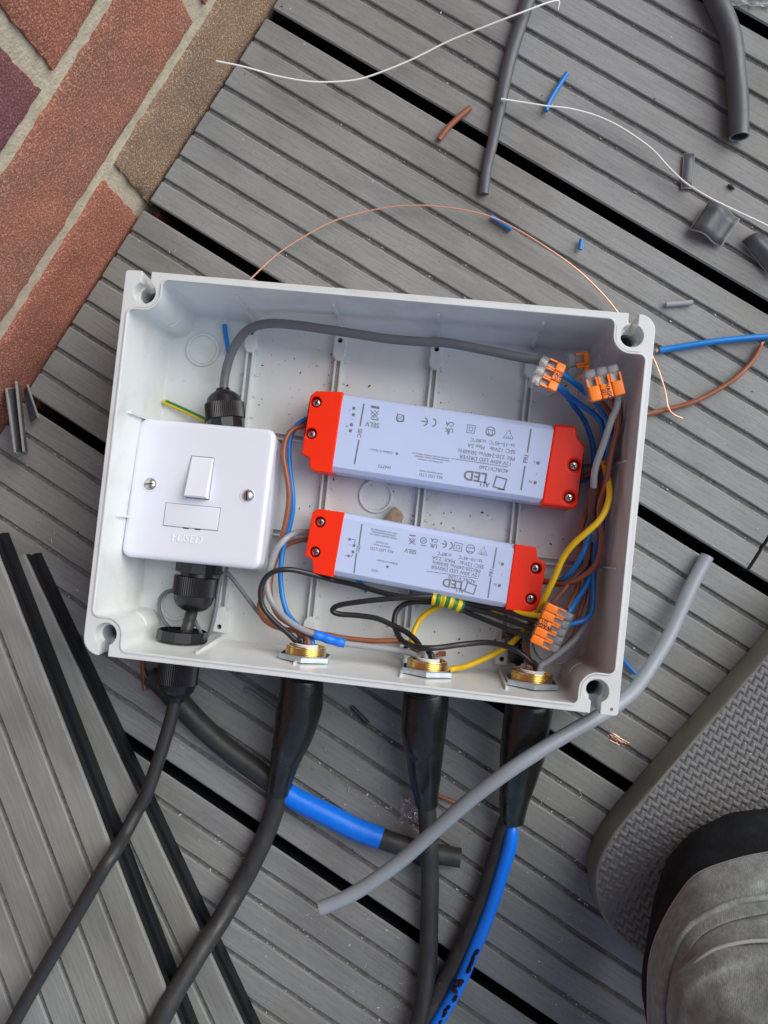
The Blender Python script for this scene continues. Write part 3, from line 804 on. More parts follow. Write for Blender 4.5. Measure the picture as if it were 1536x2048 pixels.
def printing(parent, U, V, zt, items):
    """the print is upside down in the picture; px size = cap height x1.4"""
    m = MB()
    for it in items:
        k = it[0]
        if k == 't':
            _, s, x, y, h = it[:5]; bold = it[5] if len(it) > 5 else 0
            m.text(s, P(x, y, zt)+UZ*.12, -U, V, h*1.38*(HC-zt)/F, bold=bold)
        elif k == 'v':
            _, s, x, y, h, sg = it
            m.text(s, P(x, y, zt)+UZ*.12, V*sg, U*sg, h*1.38*(HC-zt)/F, bold=.01)
        elif k == 'l':
            _, x0, y0, x1, y1, wd = it
            a, b = P(x0, y0, zt), P(x1, y1, zt); d = (b-a); l = d.length; d.normalize(); nn = Vector((-d.y, d.x, 0))
            w_ = wd*(HC-zt)/F
            c = (a+b)/2+UZ*.1; m.faces([c-d*l/2-nn*w_/2, c+d*l/2-nn*w_/2, c+d*l/2+nn*w_/2, c-d*l/2+nn*w_/2], [(0, 1, 2, 3)])
        elif k == 'c':                                       # circle outline
            _, x, y, r, wd = it[:5]; n_ = it[5] if len(it) > 5 else 28; a0 = it[6] if len(it) > 6 else 0
            a1 = it[7] if len(it) > 7 else a0+360
            c = P(x, y, zt)+UZ*.1; s_ = (HC-zt)/F
            full = (a1-a0) >= 360
            steps = n_
            vi = []
            for i in range(steps+1):
                a = math.radians(a0+(a1-a0)*i/steps)
                d = U*math.cos(a)+V*math.sin(a)
                vi.append((c+d*((r-wd/2)*s_), c+d*((r+wd/2)*s_)))
            for i in range(steps): m.faces([vi[i][0], vi[i][1], vi[i+1][1], vi[i+1][0]], [(0, 1, 2, 3)])
    o = m.build('printed_marking', M['print'], parent, ang=None, fix=True)
    return o
def sq(x, y, r, wd, a0=8.5): return ('c', x, y, r*1.3, wd, 4, 45)
it1 = [('l', 728, 808, 720, 852, 3), ('l', 718, 880, 709, 928, 3), ('v', 'SEC', 719, 866, 8, 1),
       ('t', 'SELV', 745, 849, 10, .01), ('l', 742, 813, 759, 816, 5), ('c', 749, 828, 7, 1.4, 4, 0), ('l', 741, 820, 757, 838, 1.3), ('l', 758, 822, 741, 837, 1.3), ('l', 743, 838, 757, 840, 2),
       ('c', 800, 836, 7, 1.6, 20), ('l', 794, 842, 807, 844, 1.5), ('l', 795, 826, 794, 842, 1.5), ('l', 808, 829, 807, 844, 1.5), ('t', '25', 800, 836, 6),
       ('c', 847, 843, 8, 2.4, 12, -80, 80), ('l', 843, 842, 854, 844, 2.2), ('c', 864, 845, 8, 2.4, 12, -80, 80),
       ('t', 'UK\nCA', 899, 854, 9, .012), ('l', 898, 862, 896, 869, 3),
       sq(942, 858, 8.5, 1.7), sq(942, 858, 3.8, 1.5), ('c', 981, 863, 9, 1.7), ('l', 975, 859, 988, 861, 1.5), ('l', 974, 868, 986, 870, 1.5), ('l', 976, 860, 978, 868, 1.3), ('l', 986, 861, 984, 869, 1.3),
       ('c', 1017, 871, 11.5, 1.6, 3, -90), ('t', '115', 1017, 874, 5),
       ('t', 'ta:-15~45°C  tc:80°C', 985, 885, 7.5), ('t', 'SEC: 12Vdc   Max 5A', 983, 897, 8), ('t', 'PRI: 220-240Vac 50/60Hz', 973, 909, 8),
       ('t', '12V 60W LED DRIVER', 971, 920, 8), ('l', 903, 917, 1016, 934, 1.2), ('t', 'ADRCV1260', 988, 938, 8),
       ('t', 'LED', 951, 952, 20, .02), ('t', 'ALL', 968, 968, 10, .02),
       ('c', 1000, 966, 15, 4.0, 4, 53), ('l', 995, 978, 1010, 980, 2),
       ('l', 1062, 858, 1055, 905, 3), ('v', 'PRI', 1052, 918, 9, -1), ('l', 1050, 932, 1042, 980, 3),
       ('t', '■ L', 1073, 925, 6, 0), ('t', '/', 1074, 947, 7), ('t', '■ N', 1066, 964, 6),
       ('t', '●  10.8mm 0.75mm²', 768, 903, 5), ('t', 'H4773', 769, 933, 7),
       ('t', 'nunnmn nnumn mnnun nmnnu un', 862, 912, 4), ('t', 'nnumnnmnunmnuunm mnunnn', 864, 917, 4), ('t', 'nn nmnu nun nnmuun', 861, 922, 4),
       ('t', 'nmu nunnmn nunn', 862, 945, 4.5), ('t', 'ALL LED LTD', 862, 952, 6),
       ('t', '■', 708, 816, 6), ('t', '■', 707, 829, 6), ('t', '═', 704, 838, 5), ('t', '■', 703, 849, 6), ('t', '■', 701, 861, 6), ('t', '+', 694, 852, 8), ('t', '-', 699, 821, 8), ('t', '-', 691, 869, 8)]
it2 = [('l', 724, 1048, 718, 1090, 2.6), ('v', 'SEC', 716, 1098, 7, 1), ('l', 713, 1106, 708, 1146, 2.6),
       ('t', 'nun unn nmunnun nu', 768, 1063, 4.5), ('t', 'nnumnnmnunmnuu', 768, 1068, 4.5), ('t', 'nmuu nunnm nunn un', 767, 1073, 4.5),
       ('t', 'ALL LED LTD', 764, 1100, 6), ('t', 'nunm nn unm', 764, 1092, 4.5), ('t', 'nn nunnm', 764, 1086, 4.5),
       ('t', '10.8mm 0.75mm²', 775, 1124, 4.5), ('t', '●', 775, 1133, 5), ('t', '10/22', 750, 1141, 5),
       ('t', 'SELV', 821, 1102, 8.5, .008), ('l', 819, 1070, 831, 1072, 2.5), ('c', 824, 1081, 5.5, 1.3, 4, 0), ('l', 817, 1075, 831, 1090, 1.2), ('l', 832, 1077, 817, 1089, 1.2),
       ('c', 847, 1081, 6, 1.5, 20), ('l', 841, 1090, 853, 1092, 1.4), ('t', '20', 847, 1081, 5),
       ('t', 'UK\nCA', 868, 1086, 8, .012),
       ('c', 886, 1088, 7, 2.1, 12, -80, 80), ('l', 883, 1087, 892, 1089, 2), ('c', 898, 1091, 7, 2.1, 12, -80, 80),
       sq(916, 1094, 8.5, 1.6), sq(916, 1094, 3.8, 1.4), ('c', 941, 1098, 8.5, 1.5), ('l', 935, 1095, 948, 1097, 1.4), ('l', 934, 1102, 946, 1104, 1.4),
       ('c', 966, 1104, 10.5, 1.5, 3, -90), ('t', '110', 966, 1106, 4.5),
       ('t', 'ta:-10~45°C     tc:80°C', 919, 1114, 7), ('t', 'SEC: 12Vdc   MAX: 2.5A', 916, 1124, 7.5), ('t', 'PRI:220-240Vac 50/60Hz', 913, 1133, 7),
       ('t', '12V 30W LED DRIVER', 911, 1142, 7.5), ('l', 853, 1142, 956, 1157, 1.1), ('t', 'ADRCV1230', 924, 1158, 7.5),
       ('t', 'LED', 905, 1167, 17, .02), ('t', 'ALL', 919, 1180, 8.5, .02), ('c', 941, 1177, 13, 3, 4, 53),
       ('l', 993, 1095, 986, 1137, 2.6), ('v', 'PRI', 983, 1146, 8, -1), ('l', 982, 1155, 976, 1196, 2.6),
       ('t', '■ L', 1002, 1127, 5.5), ('t', '/', 1003, 1149, 6), ('t', '■ N', 995, 1170, 5.5),
       ('l', 711, 1080, 708, 1092, 1.2), ('l', 700, 1078, 711, 1080, 1.2), ('l', 707, 1103, 704, 1112, 1.2), ('l', 695, 1111, 704, 1113, 1.2), ('t', '■', 708, 1091, 5), ('t', '■', 706, 1103, 5), ('t', '●-', 698, 1078, 5), ('t', '●+', 695, 1111, 5), ('t', '~', 700, 1090, 6)]
printing(b1, U1, V1, 33.0, it1)
printing(b2, U2, V2, 30.0, it2)

# ------------------------------------------------------------------ lever connectors
def connector(n, label, A, dpx, dpy, z, thick=8.3, tilt=0.0, tiltx=0.0, text=None, lever_len=None, letter_at=None, grey_only=False, pole=None):
    """A: picture corner at the clear end; dpx: picture vector across the poles; dpy: towards the lever ends"""
    a = P(A[0], A[1], z); bx = P(A[0]+dpx[0], A[1]+dpx[1], z); by = P(A[0]+dpy[0], A[1]+dpy[1], z)
    X = (bx-a); wd = X.length; X.normalize(); Y = by-a; ln = Y.length; Y = (Y-X*Y.dot(X)).normalized()
    Z = Vector((0, 0, 1))
    rot = Matrix.Rotation(tilt, 3, X) @ Matrix.Rotation(tiltx, 3, Y)
    X2, Y2, Z2 = rot @ X, rot @ Y, rot @ Z
    root = thing('wire_connector', label, 'wire connector', a+X*wd/2+Y*ln/2-Z*thick)
    Q = lambda x, y, zz: a+X2*x+Y2*y+Z2*zz
    p = wd/n
    m = MB(); m.rbox(Q(wd/2, ln/2, -thick/2-.7), X2, Y2, Z2, wd, ln, thick-1.4, 1.2, topr=.8)
    for i in range(n):
        m.rbox(Q(p*(i+.5), 2.9, -.3), X2, Y2, Z2, p*.84, 5.0, 2.6, 1.0, topr=.7)
    m.build('clear_housing', M['clear'], root)
    m = MB()
    for i in range(n): m.box(Q(p*(i+.5), ln*.45, -thick*.55), X2, Y2, Z2, p*.4, ln*.36, thick*.35)
    m.box(Q(wd/2, ln*.32, -thick*.55), X2, Y2, Z2, wd*.9, 2.2, thick*.3)
    m.build('contact_spring', M['conn_metal'], root)
    ls, le = 5.4, ln+.4
    for i in range(n):
        x0 = p*(i+.5); hwid = p*.475
        m = MB()
        m.rbox(Q(x0, (10.0+le)/2, -.1), X2, Y2, Z2, hwid*2, le-10.0, 2.4, 1.0, topr=.7)
        for s in (-1, 1): m.box(Q(x0+s*(hwid-.55), (ls+10.2)/2, -.25), X2, Y2, Z2, 1.1, 10.2-ls, 1.8)
        lv = m.build('lever', M['orange'], root)
        if text and i == text[0]:
            t = MB()
            dy_ = X2 if Y2.cross(X2).z > 0 else -X2
            t.text('WAGO', Q(x0, (10.4+le)/2, 1.2)+dy_*.8, Y2, dy_, 3.1, bold=.03)
            t.text('221', Q(x0, (10.4+le)/2+.4, 1.2)-dy_*1.6, Y2, dy_, 2.6, bold=.02)
            t.build('lettering', M['ink'], lv, ang=None)
    return root
connector(3, 'three way orange lever connector lying tilted at the end of the grey flex', (1084, 708), (-27, 58), (41, 34), 52, tilt=-.1, tiltx=-.25, text=(1, 1))
connector(3, 'three way orange lever connector nearest the box corner screw hole', (1166, 741), (70, -17), (13, 63), 62, text=(1, 1))
connector(2, 'clear lever connector standing behind the other two, mostly hidden', (1133, 710), (10, 50), (44, -9), 46, tilt=-.1, tiltx=.45)
connector(5, 'five way orange lever connector with black and brown wires, low in the box', (1151, 1229), (-36, 80), (-56, -22), 48, text=(2, 1))

# ------------------------------------------------------------------ wires and cables
def path(pts, n=6):
    """pts: (px, py, z) -> smooth world points"""
    return [Vector(q) for q in catmull([tuple(P(*p)) for p in pts], n)]
def wire(pts, d, m, label, name='wire', cat='wire', n=6, seg=10, group=None, **kw):
    mb = MB(); mb.tube(path(pts, n), d/2, seg, **kw)
    return tag(mb.build(name, m if isinstance(m, list) else M[m], ang=60), label, cat, group)
def vcable(mb, pts, mi=0, n=6, seg=20, **kw):
    """pts: (px, py, z, width px)"""
    q = [(*P(x, y, z), RAD(w_, z)) for x, y, z, w_ in pts]
    c = catmull(q, n)
    mb.tube([p[:3] for p in c], [p[3] for p in c], seg, mi, **kw)
G = lambda i, dx=0, dz=0: tuple(BG[i]+BU*dx+BV*(-3)+UZ*dz)
def to_gland(pts, i, dx=0, dz=0):
    w_ = [tuple(P(*p)) for p in pts]
    e = BG[i]+BU*dx+BV*(-10)+UZ*dz; f = BG[i]+BU*dx*.9+BV*(6)+UZ*dz*.9
    return [Vector(q) for q in catmull(w_+[tuple(e), tuple(f)], 6)]
def gwire(pts, i, d, m, label, dx=0, dz=0, first=None):
    mb = MB(); mb.tube(to_gland(pts, i, dx, dz), d/2, 10)
    return tag(mb.build('wire', M[m], ang=60), label, 'wire')
D = 3.3
# upper driver, left side
gwire([(628, 836, 18), (612, 839, 18), (593, 852, 19), (581, 874, 20), (578, 904, 21), (580, 943, 22), (585, 982, 22), (586, 1014, 21), (580, 1050, 20), (570, 1083, 20), (564, 1112, 20), (561, 1148, 21),
       (562, 1170, 22), (566, 1198, 23), (574, 1224, 24), (586, 1242, 26), (600, 1256, 29), (614, 1274, 32)], 0, D, 'wire_blue', 'blue wire from the longer driver down to the first brass gland', 3.2, 0)
gwire([(628, 850, 19), (612, 851, 20), (586, 859, 24), (572, 878, 26), (567, 910, 27), (572, 943, 27), (577, 975, 27), (577, 1008, 26), (570, 1050, 25), (559, 1089, 22), (551, 1117, 20), (544, 1138, 19),
       (533, 1165, 19), (523, 1195, 20), (519, 1217, 21), (527, 1237, 23), (545, 1251, 25), (570, 1259, 28), (592, 1262, 31), (604, 1275, 33)], 0, D, 'wire_brown', 'brown wire from the longer driver curving to the first brass gland', 1.0, 1.5)
gwire([(870, 1199, 22), (845, 1196, 24), (809, 1194, 25), (767, 1186, 24), (712, 1170, 22), (665, 1160, 20), (640, 1153, 27), (598, 1142, 33), (572, 1139, 36), (546, 1144, 37), (529, 1159, 37), (521, 1185, 37), (526, 1214, 36), (546, 1240, 36), (572, 1263, 36), (592, 1281, 36)], 0,
      D+.1, 'wire_black', 'black wire looping left from the striped sleeve to the first brass gland', -3.2, .5)
gwire([(870, 1192, 27), (825, 1194, 29), (760, 1199, 29), (702, 1206, 28), (674, 1212, 27), (665, 1221, 26), (678, 1228, 25), (715, 1231, 24), (754, 1237, 24), (786, 1251, 25), (812, 1264, 27), (832, 1281, 31), (848, 1304, 35)], 1,
      D+.1, 'wire_black', 'black wire with a hairpin bend above the middle brass gland', 2.2, 1.2)
mb = MB()
pts = [tuple(P(*p)) for p in [(870, 1205, 21), (829, 1204, 21), (803, 1212, 21), (790, 1230, 22), (790, 1256, 24), (804, 1281, 32), (829, 1293, 41), (868, 1296, 43), (923, 1289, 34), (969, 1285, 32), (1000, 1289, 34), (1024, 1297, 37), (1044, 1308, 38), (1060, 1322, 37)]]
e = BG[2]+BU*1.8-BV*10; f = BG[2]+BU*1.8+BV*6
mb.tube([Vector(q) for q in catmull(pts+[tuple(e), tuple(f)], 6)], (D+.1)/2, 10)
tag(mb.build('wire', M['wire_black'], ang=60), 'black wire swinging round under the others to the third brass gland', 'wire')
# black wires from sleeve to the five way connector
wire([(905, 1196, 24), (929, 1206, 22), (968, 1213, 23), (1013, 1222, 28), (1050, 1235, 34), (1075, 1243, 38), (1092, 1248, 41)], D, 'wire_black', 'topmost of the three black wires entering the five way connector')
wire([(900, 1202, 24), (927, 1213, 22), (977, 1226, 24), (1022, 1242, 30), (1066, 1258, 38), (1082, 1264, 41)], D, 'wire_black', 'middle one of the three black wires entering the five way connector')
wire([(895, 1206, 22), (922, 1219, 20), (949, 1231, 21), (995, 1250, 26), (1030, 1264, 33), (1060, 1275, 40), (1074, 1280, 42)], D, 'wire_black', 'lowest of the three black wires entering the five way connector')
# striped green and yellow sleeve
mb = MB(); sp = path([(864, 1196, 25), (885, 1200, 25), (905, 1206, 24), (925, 1214, 23)], 10)
nst = len(sp)
for i in range(nst-1):
    mb.tube([sp[i], sp[i+1]], [4.1+.25*math.sin(i*1.3), 4.1+.25*math.sin((i+1)*1.3)], 20, mi=(1 if (i//4) % 2 else 0), caps=(i == 0, i == nst-2))
bmesh.ops.remove_doubles(mb.bm, verts=mb.bm.verts, dist=.05)
mb.bm.faces.ensure_lookup_table()
tag(mb.build('striped_sleeve', [M['wire_yellow'], M['wire_green']], ang=50), 'green and yellow striped sleeve gathering four black wires', 'cable sleeve')
# yellow
gwire([(905, 1212, 20), (887, 1211, 17), (865, 1219, 16), (842, 1237, 16), (829, 1260, 18), (823, 1282, 22), (825, 1302, 29), (836, 1320, 34)], 1, D+.2, 'wire_yellow', 'short yellow wire curving from the striped sleeve to the middle brass gland', -4.3, -1)
mb = MB()
pts = [tuple(BG[1]+BU*6+BV*6), tuple(BG[1]+BU*11.5-BV*.5-UZ*1.5)]+[tuple(P(*p)) for p in [(905, 1338, 28), (930, 1333, 27), (965, 1319, 25), (1007, 1298, 24), (1034, 1276, 25), (1052, 1256, 26), (1064, 1240, 27), (1076, 1224, 30), (1090, 1195, 38), (1109, 1155, 44), (1126, 1116, 48), (1146, 1089, 52), (1173, 1065, 55), (1195, 1045, 56), (1210, 1023, 55), (1218, 996, 52), (1218, 974, 48), (1214, 950, 42), (1208, 925, 34)]]
mb.tube([Vector(q) for q in catmull(pts[1:], 6)], (D+.3)/2, 12)
tag(mb.build('wire', M['wire_yellow'], ang=60), 'long yellow wire sweeping up the right side of the box over the bundle', 'wire')
wire([(985, 1222, 23), (1010, 1222, 26), (1050, 1228, 34), (1090, 1233, 42)], D, 'wire_yellow', 'short yellow wire entering the top pole of the five way connector')
# right-hand bundle
wire([(1112, 768, 44), (1119, 777, 42), (1136, 795, 34), (1149, 813, 28), (1163, 832, 22), (1173, 850, 20), (1184, 883, 20), (1187, 908, 21), (1189, 935, 22), (1193, 965, 20), (1197, 1000, 18), (1196, 1030, 20), (1194, 1060, 26), (1191, 1092, 30), (1189, 1123, 31),
      (1186, 1144, 32), (1185, 1165, 33), (1186, 1185, 35), (1185, 1211, 37), (1180, 1229, 39), (1168, 1240, 41), (1150, 1246, 42), (1134, 1250, 42)], D, 'wire_blue', 'blue wire nearest the right wall, curling round into the five way connector')
wire([(1112, 770, 47), (1122, 777, 45), (1142, 795, 38), (1168, 814, 34), (1189, 829, 32), (1202, 845, 32), (1206, 870, 30), (1203, 894, 27), (1198, 925, 24), (1192, 960, 22), (1186, 1000, 24), (1183, 1030, 28), (1180, 1060, 32), (1175, 1081, 34), (1167, 1104, 36), (1154, 1128, 34),
      (1140, 1146, 31), (1125, 1159, 26), (1111, 1166, 20), (1085, 1163, 15)], D, 'wire_blue', 'blue wire running down the bundle and into the shorter driver')
wire([(1112, 741, 48), (1125, 749, 46), (1147, 764, 42), (1168, 782, 36), (1185, 797, 34), (1196, 810, 34), (1207, 828, 36), (1216, 849, 38), (1220, 877, 38), (1216, 905, 34), (1210, 940, 30), (1207, 980, 26), (1206, 1020, 24), (1204, 1060, 24), (1200, 1100, 25), (1193, 1130, 28),
      (1183, 1150, 31), (1176, 1163, 33), (1167, 1180, 35), (1154, 1199, 38), (1142, 1218, 42), (1134, 1228, 43)], D, 'wire_blue', 'blue wire passing under the corner connector and down to the five way connector')
wire([(1196, 795, 48), (1206, 808, 44), (1218, 822, 40), (1226, 838, 34), (1224, 870, 28), (1214, 905, 26), (1204, 950, 24), (1196, 990, 22), (1188, 1010, 24), (1175, 1023, 28), (1164, 1054, 28), (1160, 1076, 27), (1162, 1096, 26), (1161, 1116, 25), (1162, 1140, 25), (1158, 1159, 27), (1153, 1183, 32), (1144, 1204, 38), (1136, 1220, 42)], D, 'wire_brown',
     'brown wire bowing out to the left of the bundle towards the five way connector')
wire([(1220, 794, 52), (1226, 806, 50), (1232, 818, 48), (1235, 836, 48), (1234, 858, 48), (1228, 883, 48), (1221, 912, 48), (1216, 943, 47), (1210, 972, 46), (1203, 994, 45), (1199, 1016, 44), (1200, 1045, 42), (1203, 1071, 41), (1201, 1100, 40), (1194, 1125, 39), (1181, 1141, 38), (1167, 1152, 37), (1150, 1162, 35), (1131, 1168, 30), (1112, 1168, 24), (1085, 1160, 17)],
     D, 'wire_brown', 'brown wire on top of the bundle turning into the shorter driver')
wire([(1238, 792, 44), (1240, 815, 42), (1240, 840, 42), (1234, 865, 40), (1226, 900, 38), (1215, 950, 34), (1205, 1000, 30), (1193, 1040, 28), (1182, 1080, 28), (1178, 1102, 29), (1170, 1130, 30), (1160, 1144, 30), (1147, 1157, 31), (1126, 1182, 33), (1108, 1203, 38), (1104, 1210, 41)], D, 'wire_dbrown', 'dark brown wire crossing the bundle to the top corner of the five way connector')
wire([(1228, 835, 38), (1224, 880, 34), (1214, 930, 30), (1205, 980, 26), (1194, 1030, 22), (1184, 1070, 21), (1178, 1100, 22), (1176, 1125, 23), (1174, 1152, 24), (1172, 1175, 26), (1168, 1198, 28), (1161, 1218, 30), (1156, 1240, 31), (1152, 1262, 31), (1138, 1285, 31), (1118, 1301, 31), (1105, 1300, 36)], D, 'wire_brown',
     'brown wire passing right of the five way connector and hooking in under it')
gwire([(1237, 788, 58), (1236, 799, 56), (1233, 816, 55), (1225, 834, 54), (1217, 857, 53), (1208, 885, 51), (1197, 916, 49), (1189, 945, 47), (1187, 980, 44), (1185, 1010, 40), (1186, 1045, 36), (1188, 1070, 32), (1188, 1090, 26), (1187, 1130, 22), (1186, 1170, 22), (1181, 1215, 26), (1173, 1243, 30), (1165, 1258, 32), (1151, 1277, 34), (1132, 1295, 35), (1109, 1313, 35), (1090, 1326, 35)], 2,
      D+.7, 'wire_grey', 'thick pale grey wire down the bundle to the third brass gland', 4.2, .5)
mb = MB(); mb.tube(path([(1187, 974, 44.4), (1185, 1000, 41), (1185, 1028, 38), (1187, 1044, 36)], 6), [2.9]*9+[2.7]*4+[2.5]*6, 12)
tag(mb.build('brown_sleeve', M['brown_shrink'], ang=60), 'brown sleeve shrunk over the thick pale grey wire', 'cable sleeve')
wire([(1145, 953, 15), (1163, 954, 17), (1184, 945, 22), (1199, 936, 30), (1214, 928, 38), (1222, 910, 40), (1228, 885, 38)], D, 'wire_brown', 'brown wire leaving the right end of the longer driver')
wire([(1145, 963, 13), (1162, 961, 14), (1184, 956, 18), (1206, 940, 24), (1213, 915, 28), (1214, 890, 28)], D, 'wire_blue', 'blue wire leaving the right end of the longer driver')
gwire([(1062, 1240, 33), (1056, 1258, 32), (1051, 1276, 30), (1050, 1297, 31), (1053, 1318, 34), (1057, 1335, 35)], 2, D, 'wire_dbrown', 'brown wire dropping into the third brass gland on its outer side', -3.0, 0)
gwire([(1066, 1244, 30), (1058, 1272, 28), (1054, 1297, 29), (1058, 1318, 33), (1063, 1335, 34)], 2, D, 'wire_dbrown', 'brown wire dropping into the third brass gland beside the black wire', -.5, -1)
# lower driver, left side
gwire([(632, 1063, 15), (616, 1064, 16), (600, 1064, 18), (586, 1068, 22), (572, 1077, 26), (560, 1090, 28), (551, 1104, 28), (543, 1128, 27), (537, 1150, 27), (534, 1170, 28), (539, 1194, 29), (552, 1216, 31), (575, 1240, 34), (601, 1257, 36), (630, 1269, 37), (660, 1279, 36), (690, 1287, 35), (728, 1292, 34), (777, 1298, 33), (812, 1303, 33), (834, 1312, 34)], 1,
      D+.6, 'wire_grey', 'grey wire from the shorter driver running along the bottom to the middle brass gland', -1.8, 1)
gwire([(632, 1078, 14), (616, 1079, 14), (590, 1083, 15), (570, 1093, 16), (555, 1112, 17), (545, 1140, 18), (540, 1172, 19), (544, 1205, 21), (556, 1230, 23), (580, 1248, 25), (610, 1259, 27), (640, 1267, 29), (663, 1271, 30), (695, 1277, 30), (747, 1282, 30), (799, 1282, 30), (825, 1292, 31), (841, 1308, 33)], 1,
      D, 'wire_brown', 'brown wire from the shorter driver running beside the grey one to the middle brass gland', 0.2, -1)
mb = MB(); mb.tube(path([(629, 1269, 37), (645, 1274, 36.5), (660, 1279, 36), (676, 1283.5, 35.4), (690, 1287, 35)], 5), [2.85+.15*math.sin(i*.9) for i in range(21)], 16)
tag(mb.build('blue_tape_wrap', M['blue_tape'], ang=60), 'blue tape wrapped round the grey wire inside the box', 'tape')
# flex into the switch
mb = MB(); mb.tube(path([(447, 790, 20), (448, 770, 20), (452, 742, 21), (463, 706, 23), (484, 671, 26), (510, 653, 30), (545, 647, 34), (590, 650, 36), (633, 656, 37), (706, 667, 37), (779, 678, 38), (852, 684, 39), (895, 686, 40), (961, 698, 41), (1034, 713, 43), (1080, 722, 44), (1096, 733, 44)], 8), 2.85, 16)
tag(mb.build('grey_flex', M['grey_flex'], ang=60), 'dark grey flex arching from the switch gland along the top wall', 'cable')
# short black flex through the two glands
gb2 = P(384, 1222, zg)
mb = MB(); mb.tube([Vector(q) for q in catmull([tuple(P(387, 1200, zg)), tuple(gb2), tuple(gb2*.5+(gc-BV*9+BU*2.5)*.5), tuple(gc-BV*9+BU*2.5), tuple(gc+BV*2), tuple(gc+BV*12)], 6)], 3.7, 16)
tag(mb.build('black_flex', M['flex'], ang=60), 'short black flex between the switch gland and the lock nut', 'cable')
mb = MB(); q = [gc+BV*20, gc+BV*34]+[P(*p) for p in [(346, 1420, 26), (335, 1462, 26), (313, 1532, 26.5), (292, 1590, 27), (272, 1626, 28), (250, 1668, 34), (228, 1706, 46), (205, 1740, 51), (150, 1835, 51), (84, 1946, 50), (36, 2030, 50), (-30, 2150, 50)]]
mb.tube([Vector(v) for v in catmull([tuple(v) for v in q], 8)], 4.1, 18)
tag(mb.build('black_flex', M['flex'], ang=60), 'thin black flex leaving the black gland and crossing both loose boards', 'cable')
# thin grey bonding wires lower left inside the box
wire([(395, 1150, 9), (360, 1178, 9), (346, 1181, 9), (330, 1185, 10), (319, 1202, 10), (321, 1229, 10), (336, 1252, 10), (356, 1267, 12), (385, 1276, 14), (410, 1280, 13)], 2.4, 'wire_dgrey', 'thin dark grey wire looping behind the lower switch gland')
wire([(385, 1228, 9), (394, 1250, 13), (404, 1269, 17), (412, 1280, 20)], 2.4, 'wire_dgrey', 'thin dark grey wire with frayed copper beside the black lock nut')
wire([(408, 1278, 14), (420, 1262, 15), (430, 1226, 16), (437, 1178, 17), (443, 1153, 18), (452, 1146, 18), (462, 1154, 18), (485, 1183, 17), (505, 1210, 16), (522, 1231, 15), (545, 1250, 14)], 2.7, 'wire_dgrey', 'dark grey wire bent sharply under the switch edge and back down right')
mb = MB()
for k in range(9):
    a = P(410+random.uniform(-1, 1), 1278, 19); b = P(410+random.uniform(-5, 4), 1291+random.uniform(-4, 3), 20+random.uniform(-2, 2)); mb.tube([a, (a+b)/2+Vector((random.uniform(-.5, .5), 0, 0)), b], .16, 5)
tag(mb.build('copper_strands', M['copper']), 'frayed bright copper strands beside the black lock nut', 'wire strands', kind='stuff')
mb = MB(); q = path([(412, 842, 12), (385, 829, 10), (355, 815, 8), (327, 803, 7)], 6)
mb.tube(q, 1.5, 12); mb.tube([v+Vector((.35, .45, .35)) for v in q[:-1]], 1.28, 12, 1)
tag(mb.build('wire', [M['wire_yellow'], M['wire_green']], ang=60), 'green and yellow striped earth wire stub beside the switch', 'wire')
wire([(449, 649, 6), (451, 668, 6), (455, 690, 7), (457, 708, 8)], 3.0, 'wire_blue', 'short blue wire offcut lying in the box near the flex bend')
wire([(711, 1152, 6), (722, 1168, 6), (735, 1183, 6)], 3.0, 'wire_blue', 'blue wire offcut peeping out under the shorter driver')
mb = MB()
for k in range(3):
    mb.tube([P(871+random.uniform(0, 3), 1310+k*1.2, 6+k*.6), P(880, 1307+random.uniform(-2, 3), 6.4), P(892+random.uniform(-2, 1), 1305+k*2.2, 6+k*.5)], 1.0, 8)
tag(mb.build('wire_offcut', M['wire_brown'], ang=60), 'tiny stub of brown wire lying in the box by the middle brass gland', 'wire')
# wood chip
mb = MB(); mb.prism([P(x, y, 8) for x, y in ((790, 1013), (804, 1026), (807, 1034), (802, 1047), (785, 1046), (770, 1040), (778, 1026))], 4.1, 9.5, cham=.5)
tag(mb.build('wood_chip', M['card'], ang=30), 'small brown wood chip between the two drivers', 'chip')
# black grommet low right in the box
g = thing('rubber_grommet', 'black rubber grommet lying under the five way connector', 'grommet', P(1040, 1292, ZF))
a = P(1032, 1262, 16); ax = (P(1036, 1330, 13)-a); Lg = ax.length; ax.normalize()
mb = MB(); mb.lathe(a, ax, [(0, 6.2), (1, 6.9), (Lg*.45, 6.9), (Lg*.5, 5.9), (Lg*.82, 5.6), (Lg*.9, 4.8), (Lg*.93, 2.2), (Lg, 1.9)], 32); mb.build('rubber_body', M['gland'], g)
mb = MB(); mb.lathe(a, ax, [(Lg*.3, 7.0), (Lg*.32, 7.7), (Lg*.44, 7.7), (Lg*.46, 7.0)], 32); mb.build('flange', M['gland'], g)

